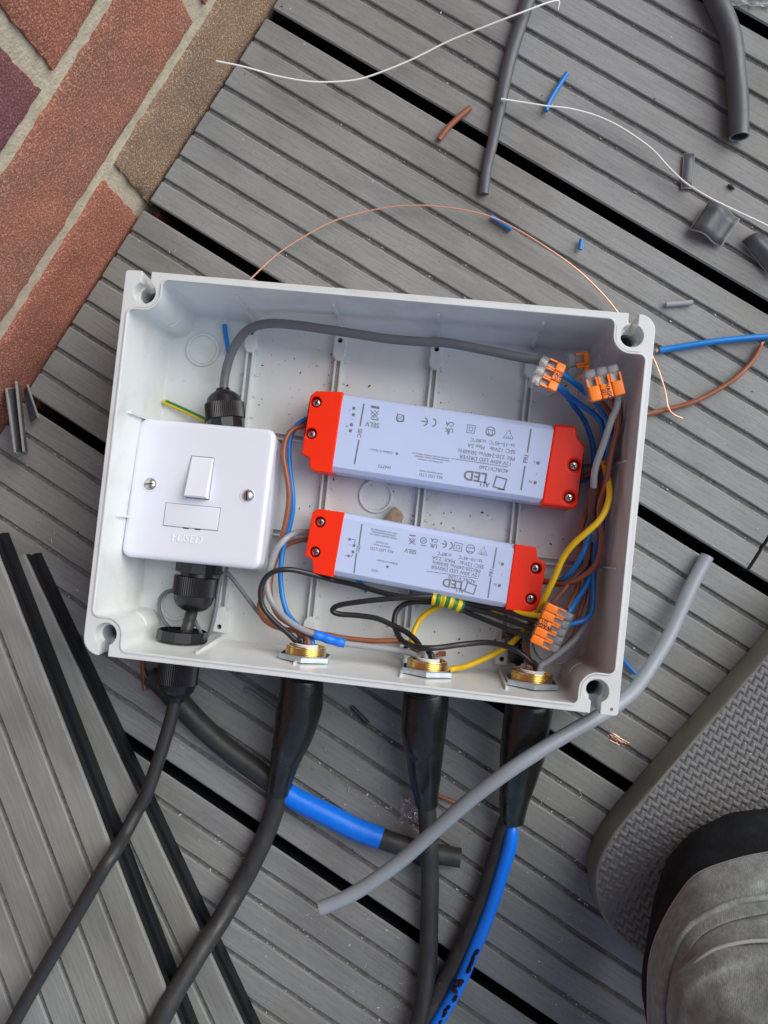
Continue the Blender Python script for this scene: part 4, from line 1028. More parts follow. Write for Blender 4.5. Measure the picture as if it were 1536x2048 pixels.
# ------------------------------------------------------------------ armoured cables outside, with shrink boots
def boot_cable(label, gi, boot, cable, wob=0.05, group='armoured cables leaving the bottom of the box'):
    c0 = BG[gi]+BV*9.5; r = thing('armoured_cable', label, 'cable', Vector((c0.x, c0.y, 0)), group)
    q = [(*(BG[gi]+BV*8.6), RAD(boot[0][3]*.94, 35))]+[(*P(x, y, z), RAD(w_, z)) for x, y, z, w_ in boot]
    c = catmull(q, 8); mb = MB(); mb.tube([p[:3] for p in c], [p[3] for p in c], 36, jit=.035); mb.build('shrink_boot', M['shrink'], r, ang=60)
    mb = MB(); vcable(mb, [(boot[-2][0], boot[-2][1], boot[-2][2], cable[0][3])]+cable, seg=24, n=8, jit=.04); mb.build('sheath', M['cable'], r, ang=60)
    return r
boot_cable('black armoured cable from the first brass gland bending towards the loose boards', 0,
    [(604, 1352, 34, 86), (603, 1385, 33, 87), (598, 1420, 31, 90), (590, 1455, 28, 83), (581, 1485, 25, 74), (570, 1525, 20, 58), (561, 1560, 16, 48), (557, 1583, 13, 43)],
    [(551, 1610, 9, 39), (537, 1655, 7.5, 39), (523, 1688, 7, 39), (500, 1735, 7, 39), (470, 1790, 8, 39), (440, 1842, 18, 39), (400, 1902, 29, 40), (352, 1982, 38, 40), (315, 2050, 42, 41), (240, 2180, 42, 41)])
boot_cable('black armoured cable from the middle brass gland running straight down', 1,
    [(852, 1383, 34, 88), (852, 1410, 33, 91), (848, 1450, 31, 90), (848, 1480, 29, 84), (849, 1506, 26, 75), (850, 1558, 21, 62), (852, 1590, 18, 50), (853, 1607, 16, 47)],
    [(855, 1640, 16, 36), (858, 1690, 17, 36), (860, 1760, 13, 36), (859, 1819, 10, 36), (857, 1900, 9, 37), (852, 1960, 10, 37), (843, 2020, 12, 37), (834, 2060, 13, 37), (800, 2180, 13, 37)])
bc3 = boot_cable('black armoured cable from the third brass gland with blue sleeve beside it', 2,
    [(1058, 1408, 34, 92), (1056, 1430, 32, 93), (1051, 1460, 30, 92), (1045, 1506, 27, 88), (1037, 1550, 23, 76), (1030, 1590, 19, 62), (1026, 1618, 16, 54), (1025, 1641, 14, 46)],
    [(1008, 1665, 10, 38), (991, 1724, 9.5, 38), (969, 1794, 9, 38), (938, 1870, 9, 38), (905, 1936, 9, 38), (875, 1993, 10, 38), (851, 2040, 12, 38), (783, 2156, 14, 38)])
mb = MB(); vcable(mb, [(1026, 1646, 15, 12), (1024, 1660, 16, 24), (1020, 1690, 16, 28), (1006, 1738, 15.5, 27), (987, 1800, 15, 26), (968, 1852, 15, 26), (946, 1905, 15, 25), (924, 1957, 15, 25), (897, 2008, 15.5, 25), (873, 2048, 17, 25), (820, 2140, 18, 25)], seg=20, n=8)
bs_ = tag(mb.build('blue_sleeve', M['blue_tape'], ang=60), 'bright blue sleeve with black pen marks lying along an armoured cable', 'cable sleeve')
mb = MB()
ink = [((957, 1898), (949, 1908), (944, 1922)), ((946, 1920), (940, 1930), (938, 1942)), ((941, 1932), (934, 1944)), ((928, 1961), (916, 1963), (908, 1966)), ((924, 1968), (913, 1968)), ((912, 1972), (905, 1979), (915, 1984)), ((914, 1990), (906, 2001)),
       ((900, 2010), (893, 2016), (888, 2024)), ((893, 2022), (884, 2032)), ((884, 2036), (876, 2046))]
for s in ink:
    for a, b in zip(s[:-1], s[1:]):
        pa, pb = P(a[0], a[1], 18.6), P(b[0], b[1], 18.6)
        # drop the stroke onto the round sleeve
        mb.tube([pa, (pa+pb)/2, pb], [.9, 1.25, .9], 8, flat=2.4)
mb.build('pen_mark', M['ink'], bs_)

# long loose grey cable lying across everything
mb = MB(); mb.tube(path([(1414, 1112, 4.5), (1405, 1130, 5), (1385, 1168, 7), (1359, 1226, 10), (1335, 1278, 14), (1303, 1331, 20), (1268, 1381, 27), (1227, 1415, 35), (1181, 1442, 43), (1103, 1487, 51), (1025, 1537, 55), (947, 1594, 52), (869, 1662, 46), (806, 1718, 42), (738, 1768, 42), (686, 1798, 43), (640, 1817, 44)], 8), 4.2, 20)
tag(mb.build('grey_cable', M['grey_cable'], ang=60), 'long loose light grey cable passing under the box corner and over the black boots', 'cable')
# split sheath with blue tape under the armoured cables
t = thing('split_sheath', 'split black cable sheath with a blue taped section, on the deck below the box', 'cable', P(560, 1580, 0))
mb = MB(); vcable(mb, [(300, 1352, 7, 40), (330, 1372, 7, 48), (365, 1412, 7, 46), (401, 1450, 7, 44), (456, 1499, 7, 42), (510, 1538, 7, 41), (560, 1577, 7, 41), (600, 1602, 7, 41), (660, 1631, 7, 41), (712, 1657, 7, 41), (760, 1676, 7, 40), (817, 1695, 7, 39), (869, 1707, 7, 38), (921, 1716, 7, 37)], seg=24, n=8)
mb.build('sheath', M['cable'], t, ang=60)
mb = MB(); vcable(mb, [(576, 1588, 7, 44), (600, 1602, 7, 44), (660, 1632, 7, 44), (712, 1658, 7, 44), (762, 1677, 7, 44)], seg=28, n=8); mb.build('blue_tape_wrap', M['blue_tape'], t, ang=60)
mb = MB(); ed = path([(286, 1338, 3), (296, 1360, 5), (313, 1384, 5), (340, 1413, 3), (372, 1448, 2), (410, 1487, 3), (456, 1530, 2), (500, 1562, 4), (532, 1584, 3)], 6)
mb.tube(ed, [.7+.3*noise.noise(v*.1) for v in ed], 6); mb.build('cut_edge', M['sheath_edge'], t)
mb = MB(); q1 = path([(286, 1338, 3), (313, 1384, 5), (372, 1448, 2), (456, 1530, 2), (532, 1584, 3)], 6); q2 = path([(306, 1352, 9), (345, 1392, 9), (396, 1449, 8), (465, 1512, 8), (536, 1565, 8)], 6)
mb.loft([[a, a+(b-a)*.5+UZ*.6, b] for a, b in zip(q1, q2)], closed=False); fo = mb.build('flap', M['sheath_in'], t); fo.modifiers.new('s', 'SOLIDIFY').thickness = .0009
# other offcuts below the box
wire([(286, 1318, 4), (287, 1345, 3), (290, 1381, 3)], 3.0, 'wire_brown', 'short brown wire stub poking out under the box edge')
wire([(490, 1378, 2), (512, 1390, 2), (535, 1407, 3), (552, 1420, 3)], 2.6, 'wire_dgrey', 'thin dark grey wire on the deck beside the first boot')
wire([(870, 1588, 2.5), (888, 1596, 3), (912, 1606, 2.5), (925, 1616, 2)], 2.4, 'wire_brown', 'thin brown wire on the deck beside the middle boot')
mb = MB(); mb.tube([P(703, 1414, 2), P(720, 1430, 2), P(736, 1447, 2)], 1.5, 8, flat=.7); tag(mb.build('black_stick', M['flex'], ang=60), 'short black plastic stick in a deck groove', 'offcut')
wire([(1238, 1305, 4), (1248, 1322, 3), (1260, 1336, 2.5), (1271, 1347, 2)], 2.8, 'wire_blue', 'short blue wire end poking out right of the box')

# ------------------------------------------------------------------ loose things on the deck, upper right
mb = MB(); c = catmull([(*P(x, y, z), RAD(w_, z)) for x, y, z, w_ in [(1075, -60, 4.5, 30), (1056, 0, 4.5, 29), (1040, 50, 4.2, 28), (1021, 112, 4, 27), (1009, 165, 4, 26), (1000, 212, 3.6, 25), (985, 285, 3.4, 22), (973, 340, 3.2, 21), (967, 388, 3.2, 21)]], 8)
mb.tube([p[:3] for p in c], [p[3] for p in c], 20, flat=.72); tag(mb.build('cable_offcut', M['sheath_in'], ang=60), 'long flattened dark grey cable offcut, cut square, reaching in from the top', 'cable')
t = thing('cable_offcut', 'thick dark grey cable offcut with an open hollow end, top right', 'cable', P(1460, 120, 0))
mb = MB(); c = catmull([(*P(x, y, z), RAD(w_, z)) for x, y, z, w_ in [(1400, -80, 7, 43), (1432, 0, 7, 43), (1452, 45, 7, 42), (1464, 85, 7, 42), (1470, 137, 6.8, 41), (1476, 200, 6.6, 40), (1478, 274, 6.4, 39)]], 8)
mb.tube([p[:3] for p in c], [p[3] for p in c], 28, jit=.04, caps=(True, False)); mb.tube([p[:3] for p in c[-16:]], [p[3]*.84 for p in c[-16:]], 28, caps=(True, False))
e_, e2 = Vector(c[-1][:3]), c[-1][3]
mb.build('sheath', M['sheath_in'], t, ang=60, fix=False)
mb = MB(); T_ = (Vector(c[-1][:3])-Vector(c[-2][:3])).normalized(); mb.lathe(e_, T_, [(-.4, e2*.82), (0.02, e2*.84), (.05, e2*.995), (-.4, e2)], 28, caps=(False, False)); mb.build('cut_end', M['sheath_edge'], t)
mb = MB(); mb.lathe(e_-T_*9, T_, [(0, e2*.8), (.3, e2*.8)], 24); mb.build('dark_inside', M['dark_hole'], t)
wire([(1134, 147, 3), (1122, 165, 3), (1108, 187, 3), (1098, 205, 3), (1092, 222, 3)], 3.2, 'wire_blue', 'blue wire offcut lying under the white wire')
wire([(1163, 479, 3), (1160, 499, 3)], 2.9, 'wire_blue', 'tiny straight blue wire offcut on the deck')
wire([(983, 433, 2), (1003, 446, 2), (1023, 459, 2)], 2.8, 'wire_blue', 'blue wire offcut under the long copper strand')
t = tag(MB().tube(path([(1319, 701, 3), (1340, 697, 3), (1377, 691, 3.5), (1445, 681, 4), (1536, 673, 4), (1640, 668, 4)], 6), 2.0, 14).build('wire', M['wire_blue'], ang=60), 'thick blue wire with a bare copper tip, right of the box', 'wire')
mb = MB()
for k in range(6): mb.tube([P(1321, 700+random.uniform(-2, 2), 3), P(1312, 701+random.uniform(-3, 3), 3+random.uniform(-.5, .8))], .45, 6)
mb.build('bare_tip', M['copper'], t)
t = tag(MB().tube(path([(1280, 831, 3), (1295, 828, 3), (1342, 817, 3), (1387, 804, 4), (1431, 782, 4), (1472, 755, 4), (1503, 724, 3), (1523, 691, 3)], 6), 1.55, 12).build('wire', M['wire_brown'], ang=60), 'brown wire curved on the deck right of the box', 'wire')
mb = MB()
for k in range(5): mb.tube([P(1521, 692+random.uniform(-1, 1), 3), P(1527+random.uniform(-3, 2), 684+random.uniform(-1, 2), 3.4)], .4, 6)
mb.build('bare_tip', M['copper'], t)
t = tag(MB().tube([P(941, 215, 2.4), P(918, 234, 2.6), P(897, 254, 2.6), P(878, 279, 2.2)], 1.9, 12).build('wire_offcut', M['wire_brown'], ang=60), 'short brown wire offcut left of the dark cable offcut', 'wire')
# long copper strand, one piece
wire([(500, 559, 10), (550, 512, 9), (600, 478, 8), (665, 443, 7), (725, 425, 6), (768, 416, 6), (818, 411, 6), (868, 412, 6), (928, 420, 6), (983, 434, 6), (1038, 461, 7), (1093, 495, 8), (1143, 530, 8), (1183, 565, 7), (1216, 600, 6), (1240, 630, 5), (1278, 670, 4), (1305, 713, 3), (1322, 755, 3), (1331, 786, 5), (1336, 813, 6.5), (1346, 828, 5), (1365, 837, 3)],
     1.15, 'copper', 'long thin bare copper wire arching above the top of the box', seg=8)
wire([(432, 122, 26), (490, 134, 22), (550, 151, 17), (610, 162, 14), (660, 164, 11), (715, 159, 9), (768, 142, 8), (828, 117, 8), (898, 82, 9), (968, 54, 11), (1038, 27, 12), (1112, 1, 8), (1116, 19, 5)], 1.15, 'wire_white', 'thin white wire reaching from the brick wall past the flattened offcut', seg=8)
wire([(1002, 198, 9), (1048, 205, 8), (1093, 212, 7.5), (1138, 217, 7), (1188, 230, 6), (1233, 250, 6), (1273, 275, 6), (1308, 302, 6), (1338, 335, 7), (1373, 367, 8), (1418, 395, 11), (1468, 420, 12), (1536, 452, 12), (1620, 500, 8)], 1.2, 'wire_white', 'thin white wire snaking right across the deck over grey strips', seg=8)
t = tag(MB().tube([P(1332, 609, 2.4), P(1385, 605, 2.4)], 1.7, 14).build('wire_offcut', M['wire_grey'], ang=60), 'straight pale grey wire offcut right of the box corner', 'wire')
def curved_sheet(name, label, cat, corners, z, sag, mat_='sheath_in', n=14, th=1.0, side=0.0):
    """a strip of split cable sheath: trough across the a-b direction"""
    a, b, c, d = [P(x, y, z) for x, y in corners]             # a-b one cut end, d-c the other
    r = thing(name, label, cat, (a+b+c+d)/4)
    rings = []
    for i in range(n+1):
        f = i/n; p = a+(b-a)*f; q = d+(c-d)*f
        h = sag(f)
        rings.append([p+UZ*h+(q-p)*g_+UZ*(.25*noise.noise(p*.2+Vector((g_*3, 0, 0)))) for g_ in (0, .25, .5, .75, 1)])
    mb = MB(); mb.loft(rings, closed=False); o = mb.build('curved_sheet', M[mat_], r, ang=60)
    sd_ = o.modifiers.new('s', 'SOLIDIFY'); sd_.thickness = th/1000; sd_.offset = 0
    mb = MB()
    rim = [rg[0] for rg in rings]+[rings[-1][2], rings[-1][4]]+[rg[-1] for rg in reversed(rings)]+[rings[0][2], rings[0][0]]
    mb.tube(rim, th*.55, 6); mb.build('cut_edge', M['sheath_edge'], r)
    return r
curved_sheet('sheath_offcut', 'wide wavy grey piece of split sheath under the white wire', 'offcut', [(1378, 462), (1440, 494), (1476, 441), (1419, 402)], 2, lambda f: 1.2+2.4*(1+math.sin(2*PI*f*.95-.4)))
curved_sheet('sheath_offcut', 'narrow flat grey strip of sheath crossed by the white wire', 'offcut', [(1363, 377), (1382, 377), (1388, 308), (1368, 309)], 1.4, lambda f: .3+.8*math.sin(f*PI))
curved_sheet('sheath_offcut', 'curled grey sheath piece cut off by the right edge of the view', 'offcut', [(1483, 484), (1513, 466), (1575, 520), (1545, 560)], 2, lambda f: 1+5*math.sin(f*PI))
# two curled pieces against the wall, left
curved_sheet('sheath_offcut', 'long folded grey sheath strip standing on edge by the brick wall', 'offcut', [(27, 783), (46, 768), (61, 905), (44, 908)], 12, lambda f: 9-9*math.sin(f*PI), th=1.6)
curved_sheet('sheath_offcut', 'short curled grey sheath piece beside the folded strip', 'offcut', [(50, 786), (62, 772), (84, 838), (64, 847)], 4, lambda f: 1+4*f, th=1.3)
# crumpled clear film at the top edge and one by the middle cable
def film(label, px, py, rx, ry, seed):
    mb = MB(); n = 16; g_ = {}
    for i in range(n+1):
        for j in range(n+1):
            u, v = i/n*2-1, j/n*2-1
            x, y = px+u*rx*(1+.3*noise.noise(Vector((u*2, v*2, seed)))), py+v*ry*(1+.3*noise.noise(Vector((u*2, v*2, seed+5))))
            g_[(i, j)] = mb.bm.verts.new(P(x, y, 1.2+5*abs(noise.noise(Vector((u*1.7, v*2.1, seed+9))))))
    for i in range(n):
        for j in range(n): mb.bm.faces.new((g_[(i, j)], g_[(i+1, j)], g_[(i+1, j+1)], g_[(i, j+1)]))
    return tag(mb.build('plastic_film', M['film'], ang=25), label, 'plastic scrap')
film('crumpled clear plastic film at the top right edge', 1500, -8, 45, 20, 1)
film('crumpled clear plastic scrap beside the middle black cable', 822, 1622, 22, 24, 4)
mb = MB(); q = P(1462, 373, 1.2); mb.tube([P(1456, 369, 1.3), q, P(1469, 379, 1.2)], [.6, 1.3, .5], 8); tag(mb.build('seed', M['dirt'], ang=60), 'small dark seed on the deck, upper right', 'seed')
# bundle of copper clippings in a groove
mb = MB()
for k in range(14):
    a = P(1221+random.uniform(-2, 22), 1468+random.uniform(-2, 14), -.5+random.uniform(0, 1.5)); b = a+DX*random.uniform(4, 7)+DY*random.uniform(-1, 1); mb.tube([a, b], .22, 5)
tag(mb.build('copper_strands', M['copper']), 'bright copper clippings lying in a groove below the box corner', 'wire strands', kind='stuff')

# ------------------------------------------------------------------ kneeling pad
pad_px = [(1700, 1122), (1620, 1212), (1536, 1308), (1470, 1383), (1402, 1461), (1334, 1540), (1279, 1604), (1231, 1662), (1206, 1704), (1193, 1738), (1190, 1769), (1194, 1800), (1205, 1833), (1224, 1862), (1256, 1890), (1300, 1925), (1400, 2010), (1520, 2110), (1700, 2240), (1880, 2180), (2080, 1900), (2150, 1650), (2110, 1430), (1960, 1230), (1800, 1100)]
PZ = 28.0
pp = [Vector(q) for q in catmull([tuple(P(x, y, PZ)) for x, y in pad_px], 6, closed=True)]
pc = sum(pp, Vector())/len(pp)
mb = MB()
def shr(k, z): return [Vector((p.x, p.y, z))+(Vector((pc.x, pc.y, z))-Vector((p.x, p.y, z))).normalized()*k for p in pp]
mb.loft([shr(1.0, 0.05), shr(0, 1.2), shr(0, PZ-2), shr(.6, PZ-.6), shr(1.8, PZ)], caps=(True, False))
# top face as one cap
ft = mb.bm.faces.new([mb.bm.verts.new(v) for v in shr(1.8, PZ)]); ft.material_index = 1
bmesh.ops.remove_doubles(mb.bm, verts=mb.bm.verts, dist=.001)
mw = bpy.data.materials.new('foam_weave'); mw.use_nodes = True
nt = mw.node_tree; N = nt.nodes; L = nt.links; b = N['Principled BSDF']; b.inputs['Roughness'].default_value = .72
tc = N.new('ShaderNodeTexCoord'); mp = N.new('ShaderNodeMapping'); mp.inputs['Rotation'].default_value = (0, 0, math.radians(29)); S0_ = 1000/4.0
mp.inputs['Scale'].default_value = (S0_, S0_, S0_)
L.new(tc.outputs['Object'], mp.inputs[0]); sx = N.new('ShaderNodeSeparateXYZ'); L.new(mp.outputs[0], sx.inputs[0])
def mth(op, a, b_=None, c_=None):
    n = N.new('ShaderNodeMath'); n.operation = op
    for i, v in enumerate((a, b_, c_)):
        if v is None: continue
        if isinstance(v, (int, float)): n.inputs[i].default_value = v
        else: L.new(v, n.inputs[i])
    return n.outputs[0]
X_, Y_ = sx.outputs[0], sx.outputs[1]
fx, fy = mth('FLOORED_MODULO', X_, 1.0), mth('FLOORED_MODULO', Y_, 1.0)
par = mth('FLOORED_MODULO', mth('ADD', mth('FLOOR', X_), mth('FLOOR', Y_)), 2.0)       # 0 / 1
def bar(u, v):       # bar along u
    du = mth('ABSOLUTE', mth('SUBTRACT', u, .5)); dv = mth('ABSOLUTE', mth('SUBTRACT', v, .5))
    hu = mth('SMOOTH_MIN', mth('MULTIPLY', mth('SUBTRACT', .66, du), 3.2), 1.0, .5)
    hv = mth('SMOOTH_MIN', mth('MULTIPLY', mth('SUBTRACT', .42, dv), 3.2), 1.0, .5)
    return mth('MAXIMUM', mth('MINIMUM', hu, hv), 0.0)
h = mth('ADD', mth('MULTIPLY', bar(fx, fy), mth('SUBTRACT', 1.0, par)), mth('MULTIPLY', bar(fy, fx), par))
bp = N.new('ShaderNodeBump'); bp.inputs['Strength'].default_value = 1.0; bp.inputs['Distance'].default_value = .0008; L.new(h, bp.inputs['Height'])
L.new(bp.outputs[0], b.inputs['Normal'])
nz_n = N.new('ShaderNodeTexNoise'); nz_n.inputs['Scale'].default_value = 40; nz_n.inputs['Detail'].default_value = 5; L.new(tc.outputs['Object'], nz_n.inputs['Vector'])
mx = N.new('ShaderNodeMix'); mx.data_type = 'RGBA'; mx.inputs[6].default_value = (.15, .16, .165, 1); mx.inputs[7].default_value = (.19, .198, .198, 1); L.new(nz_n.outputs['Fac'], mx.inputs[0])
L.new(mx.outputs[2], b.inputs['Base Color'])
tag(mb.build('kneeling_pad', [M['pad_side'], mw], ang=40), 'thick grey foam kneeling pad with woven texture under the knee', 'kneeling pad')

# ------------------------------------------------------------------ kneeling person: only a trousered knee shows
def cloth(name, col, col2, warp=1.0):
    m = mat(name, col, .95, col2=col2, vs_mm=5, bump=1.0, bs_mm=1.6, bdist=.5, spec=.12, detail=8)
    tone(m, 30, (.72, .73, .73), lo=.45, hi=.6); nt = m.node_tree; N = nt.nodes; L = nt.links; b = N['Principled BSDF']
    tc = N.new('ShaderNodeTexCoord'); wv = N.new('ShaderNodeTexWave'); wv.bands_direction = 'DIAGONAL'; wv.inputs['Scale'].default_value = 470; wv.inputs['Distortion'].default_value = 1.2; wv.inputs['Detail'].default_value = 2; wv.inputs['Detail Scale'].default_value = 2
    L.new(tc.outputs['Object'], wv.inputs['Vector'])
    mx = N.new('ShaderNodeMix'); mx.data_type = 'RGBA'; mx.blend_type = 'MULTIPLY'; mx.inputs[7].default_value = (.82, .82, .83, 1)
    L.new(b.inputs['Base Color'].links[0].from_socket, mx.inputs[6]); L.new(wv.outputs['Fac'], mx.inputs[0]); L.new(mx.outputs[2], b.inputs['Base Color'])
    b.inputs['Sheen Weight'].default_value = .2 if col[0] > .1 else 0; b.inputs['Sheen Roughness'].default_value = .5
    return m
M['cloth_grey'] = cloth('worn_grey_cotton', (0.36, 0.395, 0.385), (0.20, 0.222, 0.218))
M['cloth_black'] = cloth('black_cotton', (0.026, 0.029, 0.032), (0.018, 0.020, 0.023))
M['piping'] = mat('pale_seam', (0.40, 0.42, 0.40), .8, bump=.6, bs_mm=1.2)
M['skin'] = mat('skin', (0.45, 0.28, 0.2), .55)
def resamp(pts, n=64):
    c = catmull([tuple(map(float, p)) for p in pts], 10)
    d = [0]
    for a, b_ in zip(c, c[1:]): d.append(d[-1]+math.dist(a, b_))
    out = []; j = 0
    for i in range(n):
        t_ = d[-1]*i/(n-1)
        while j < len(d)-2 and d[j+1] < t_: j += 1
        f = (t_-d[j])/max(1e-9, d[j+1]-d[j]); out.append(tuple(c[j][k]+(c[j+1][k]-c[j][k])*f for k in range(len(c[0]))))
    return out
blk = [(1900, 1560), (1720, 1590), (1600, 1606), (1536, 1614), (1462, 1622), (1429, 1637), (1385, 1662), (1359, 1686), (1331, 1722), (1310, 1784), (1297, 1846), (1287, 1906), (1281, 1962), (1284, 2001), (1296, 2040), (1320, 2110), (1380, 2250), (1470, 2420)]
gry = [(1900, 1625), (1720, 1672), (1600, 1691), (1536, 1702), (1475, 1715), (1413, 1736), (1382, 1756), (1357, 1787), (1331, 1828), (1310, 1875), (1298, 1916), (1294, 1970), (1296, 2048), (1312, 2120), (1370, 2250), (1460, 2420)]
k1 = [(1900, 1700), (1720, 1752), (1600, 1779), (1536, 1787), (1475, 1797), (1431, 1813), (1393, 1834), (1367, 1859), (1346, 1896), (1332, 1937), (1325, 1990), (1325, 2048), (1340, 2120), (1400, 2250), (1490, 2420)]
k2 = [(1900, 1755), (1720, 1802), (1600, 1826), (1536, 1834), (1475, 1846), (1431, 1864), (1398, 1893), (1379, 1924), (1368, 1962), (1362, 2010), (1361, 2060), (1380, 2130), (1440, 2250), (1540, 2420)]
k4 = [(1900, 1815), (1720, 1865), (1600, 1886), (1536, 1894), (1488, 1900), (1444, 1913), (1411, 1931), (1377, 1955), (1355, 1975), (1345, 2009), (1345, 2060), (1375, 2140), (1450, 2250), (1560, 2420)]
k5 = [(1900, 1900), (1720, 1960), (1600, 1985), (1536, 1996), (1490, 2008), (1455, 2030), (1430, 2060), (1425, 2110), (1460, 2190), (1530, 2290), (1640, 2420)]
k6 = [(1900, 2030), (1740, 2080), (1640, 2110), (1580, 2140), (1550, 2180), (1560, 2240), (1620, 2330), (1720, 2430)]
k7 = [(1900, 2200), (1800, 2230), (1740, 2270), (1740, 2330), (1790, 2400), (1840, 2440)]
def ring_of(px, z, off=0, amp=0.0, seed=0, dz=None):
    r = resamp(px, 96); out = []
    for i, (x, y) in enumerate(r):
        # pull inwards (towards the lower right) by off pixels
        zz = z(i/95) if callable(z) else z
        p = P(x+off*.75, y+off*.66, zz)
        if amp: p = p+UZ*amp*noise.noise(Vector((p.x*.03, p.y*.03, seed)))+Vector((amp*.5*noise.noise(Vector((p.x*.05, p.y*.05, seed+7))), amp*.5*noise.noise(Vector((p.x*.05, p.y*.05, seed+17))), 0))
        out.append(p)
    return out
lerp = lambda A, B_, f: [a+(b_-a)*f for a, b_ in zip(A, B_)]
pk = thing('person', 'person kneeling on the foam pad, one knee in worn grey and black trousers showing', 'person', P(1560, 1950, 0))
# black knee panel: rises from the pad, folds under the grey cloth
A0 = ring_of(blk, 28.3, 8); A1 = ring_of(blk, 42, 1, 1.5, 1); A2 = ring_of(blk, 60, 6, 2.5, 2)
B2 = ring_of(gry, 92, -4, 1, 3); B3 = ring_of(gry, 97, 14, 0, 3)
def fold(A, B_, f, dep, seed):
    out = []
    for i, q in enumerate(lerp(A, B_, f)):
        out.append(q-UZ*dep*(0.5+.9*noise.noise(Vector((q.x*.022, q.y*.022, seed)))))
    return out
rings = [A0, lerp(A0, A1, .6), A1, lerp(A1, A2, .5), A2, fold(A2, B2, .25, 3, 1), fold(A2, B2, .4, 9, 1), fold(A2, B2, .55, 4, 2), fold(A2, B2, .7, 1, 2), fold(A2, B2, .85, 6, 3), B2, B3]
rings = [[p+UZ*(3.2*noise.noise(Vector((i*.07+r_*.25, r_*.5, 21)))+2.4*(.4-abs(noise.noise(Vector((i*.05-r_*.3, r_*.35, 5)))*2))) if 1 < r_ < 10 else p for i, p in enumerate(rg)] for r_, rg in enumerate(rings)]
mb = MB(); mb.loft(rings, closed=False); o = mb.build('knee_panel', M['cloth_black'], pk, ang=None, fix=False)
o.data.shade_smooth(); ss = o.modifiers.new('s', 'SUBSURF'); ss.levels = ss.render_levels = 2
# grey trouser leg
hip_ = P(1560, 2010, 85)+Vector((330, -230, 330))
G0 = ring_of(gry, 98, 8); G1 = ring_of(gry, 100, 0, .5, 4); G2 = ring_of(gry, 106, 4, 1, 4)
K1 = ring_of(k1, 128, 0, 1.5, 5); K2 = ring_of(k2, 140, 0, 2, 6); K4 = ring_of(k4, 156, 0, 1.5, 7); K5 = ring_of(k5, 178, 0, 6, 8); K6 = ring_of(k6, 203, 0, 9, 9); K7 = ring_of(k7, 215, 0, 4, 10)
up_ = lambda R_, h_: [p+UZ*h_ for p in R_]
rings = [G0, G1, up_(lerp(G1, G2, .6), .8), G2, up_(lerp(G2, K1, .3), 2), up_(lerp(G2, K1, .55), 3.5), up_(lerp(G2, K1, .85), 1.0), up_(K1, 2.6), up_(lerp(K1, K2, .15), .2), up_(lerp(K1, K2, .5), 1.5), up_(lerp(K1, K2, .9), -.5),
         up_(K2, -8.5), up_(lerp(K2, K4, .2), -5), up_(lerp(K2, K4, .42), 2.5), up_(lerp(K2, K4, .58), 2.2), up_(lerp(K2, K4, .75), -5), up_(lerp(K2, K4, .92), -6), up_(K4, 1.5), up_(lerp(K4, K5, .12), 3.5), up_(lerp(K4, K5, .4), 2), up_(lerp(K4, K5, .7), 3), K5, up_(lerp(K5, K6, .5), 4), K6, up_(lerp(K6, K7, .5), 3), K7, [p+Vector((110, -80, 60)) for p in K7], [p*.85+(hip_+Vector((0, 0, 40)))*.15+Vector((150, -120, 90)) for p in K7]]
def wrinkle(rings, A, seed, skip=2):
    out = []
    for r_, rg in enumerate(rings):
        k = 0 if r_ < skip else A
        out.append([p+UZ*k*(1.5*noise.noise(Vector((i*.05+r_*.12, r_*.42, seed)))+1.1*(.5-abs(noise.noise(Vector((i*.035-r_*.22, r_*.3, seed+5)))*2.2))+.5*noise.noise(Vector((i*.2, r_*.9, seed+8)))) for i, p in enumerate(rg)])
    return out
rings = wrinkle(rings, 3.4, 3, 2)
mb = MB(); mb.loft(rings, closed=False)
# close the top over the thigh
mb.bm.verts.ensure_lookup_table()
o = mb.build('trouser_leg', M['cloth_grey'], pk, ang=None, fix=False)
o.data.shade_smooth(); ss = o.modifiers.new('s', 'SUBSURF'); ss.levels = ss.render_levels = 2
def seam(R_, h_, r_, name='seam', m_='piping'):
    mb = MB(); mb.tube([p+UZ*h_ for p in R_], r_, 8); mb.build(name, M[m_], pk, ang=60)
seam(G1, .9, .42)
seam(rings[14], .3, .9)
seam(K1, 2.2, 1.5, 'rolled_seam', 'cloth_grey')
mb = MB(); q = lambda t: K4[int(20+t*20)]
# rows of stitches
def stitches(R_, h_, step=2.6, ln=1.7, r_=.28):
    mb = MB(); acc = 0
    for a_, b_ in zip(R_, R_[1:]):
        d_ = (b_-a_); L_ = d_.length; t_ = 0
        while acc+(L_-t_) >= step:
            t_ += step-acc; acc = 0; p_ = a_+d_*(t_/L_)
            mb.tube([p_+UZ*h_, p_+d_.normalized()*ln*.5+UZ*(h_+.25), p_+d_.normalized()*ln+UZ*h_], r_, 5)
        acc += L_-t_
    mb.build('stitching', M['piping'], pk, ang=60)

mb = MB()
a = lerp(K4, K5, .1); vline = [up_(lerp(K4, K6, f), 4.5)[26] for f in (0.02, .15, .3, .45, .6, .8)]
mb.tube(vline, .5, 6); mb.build('seam', M['cloth_black'], pk)
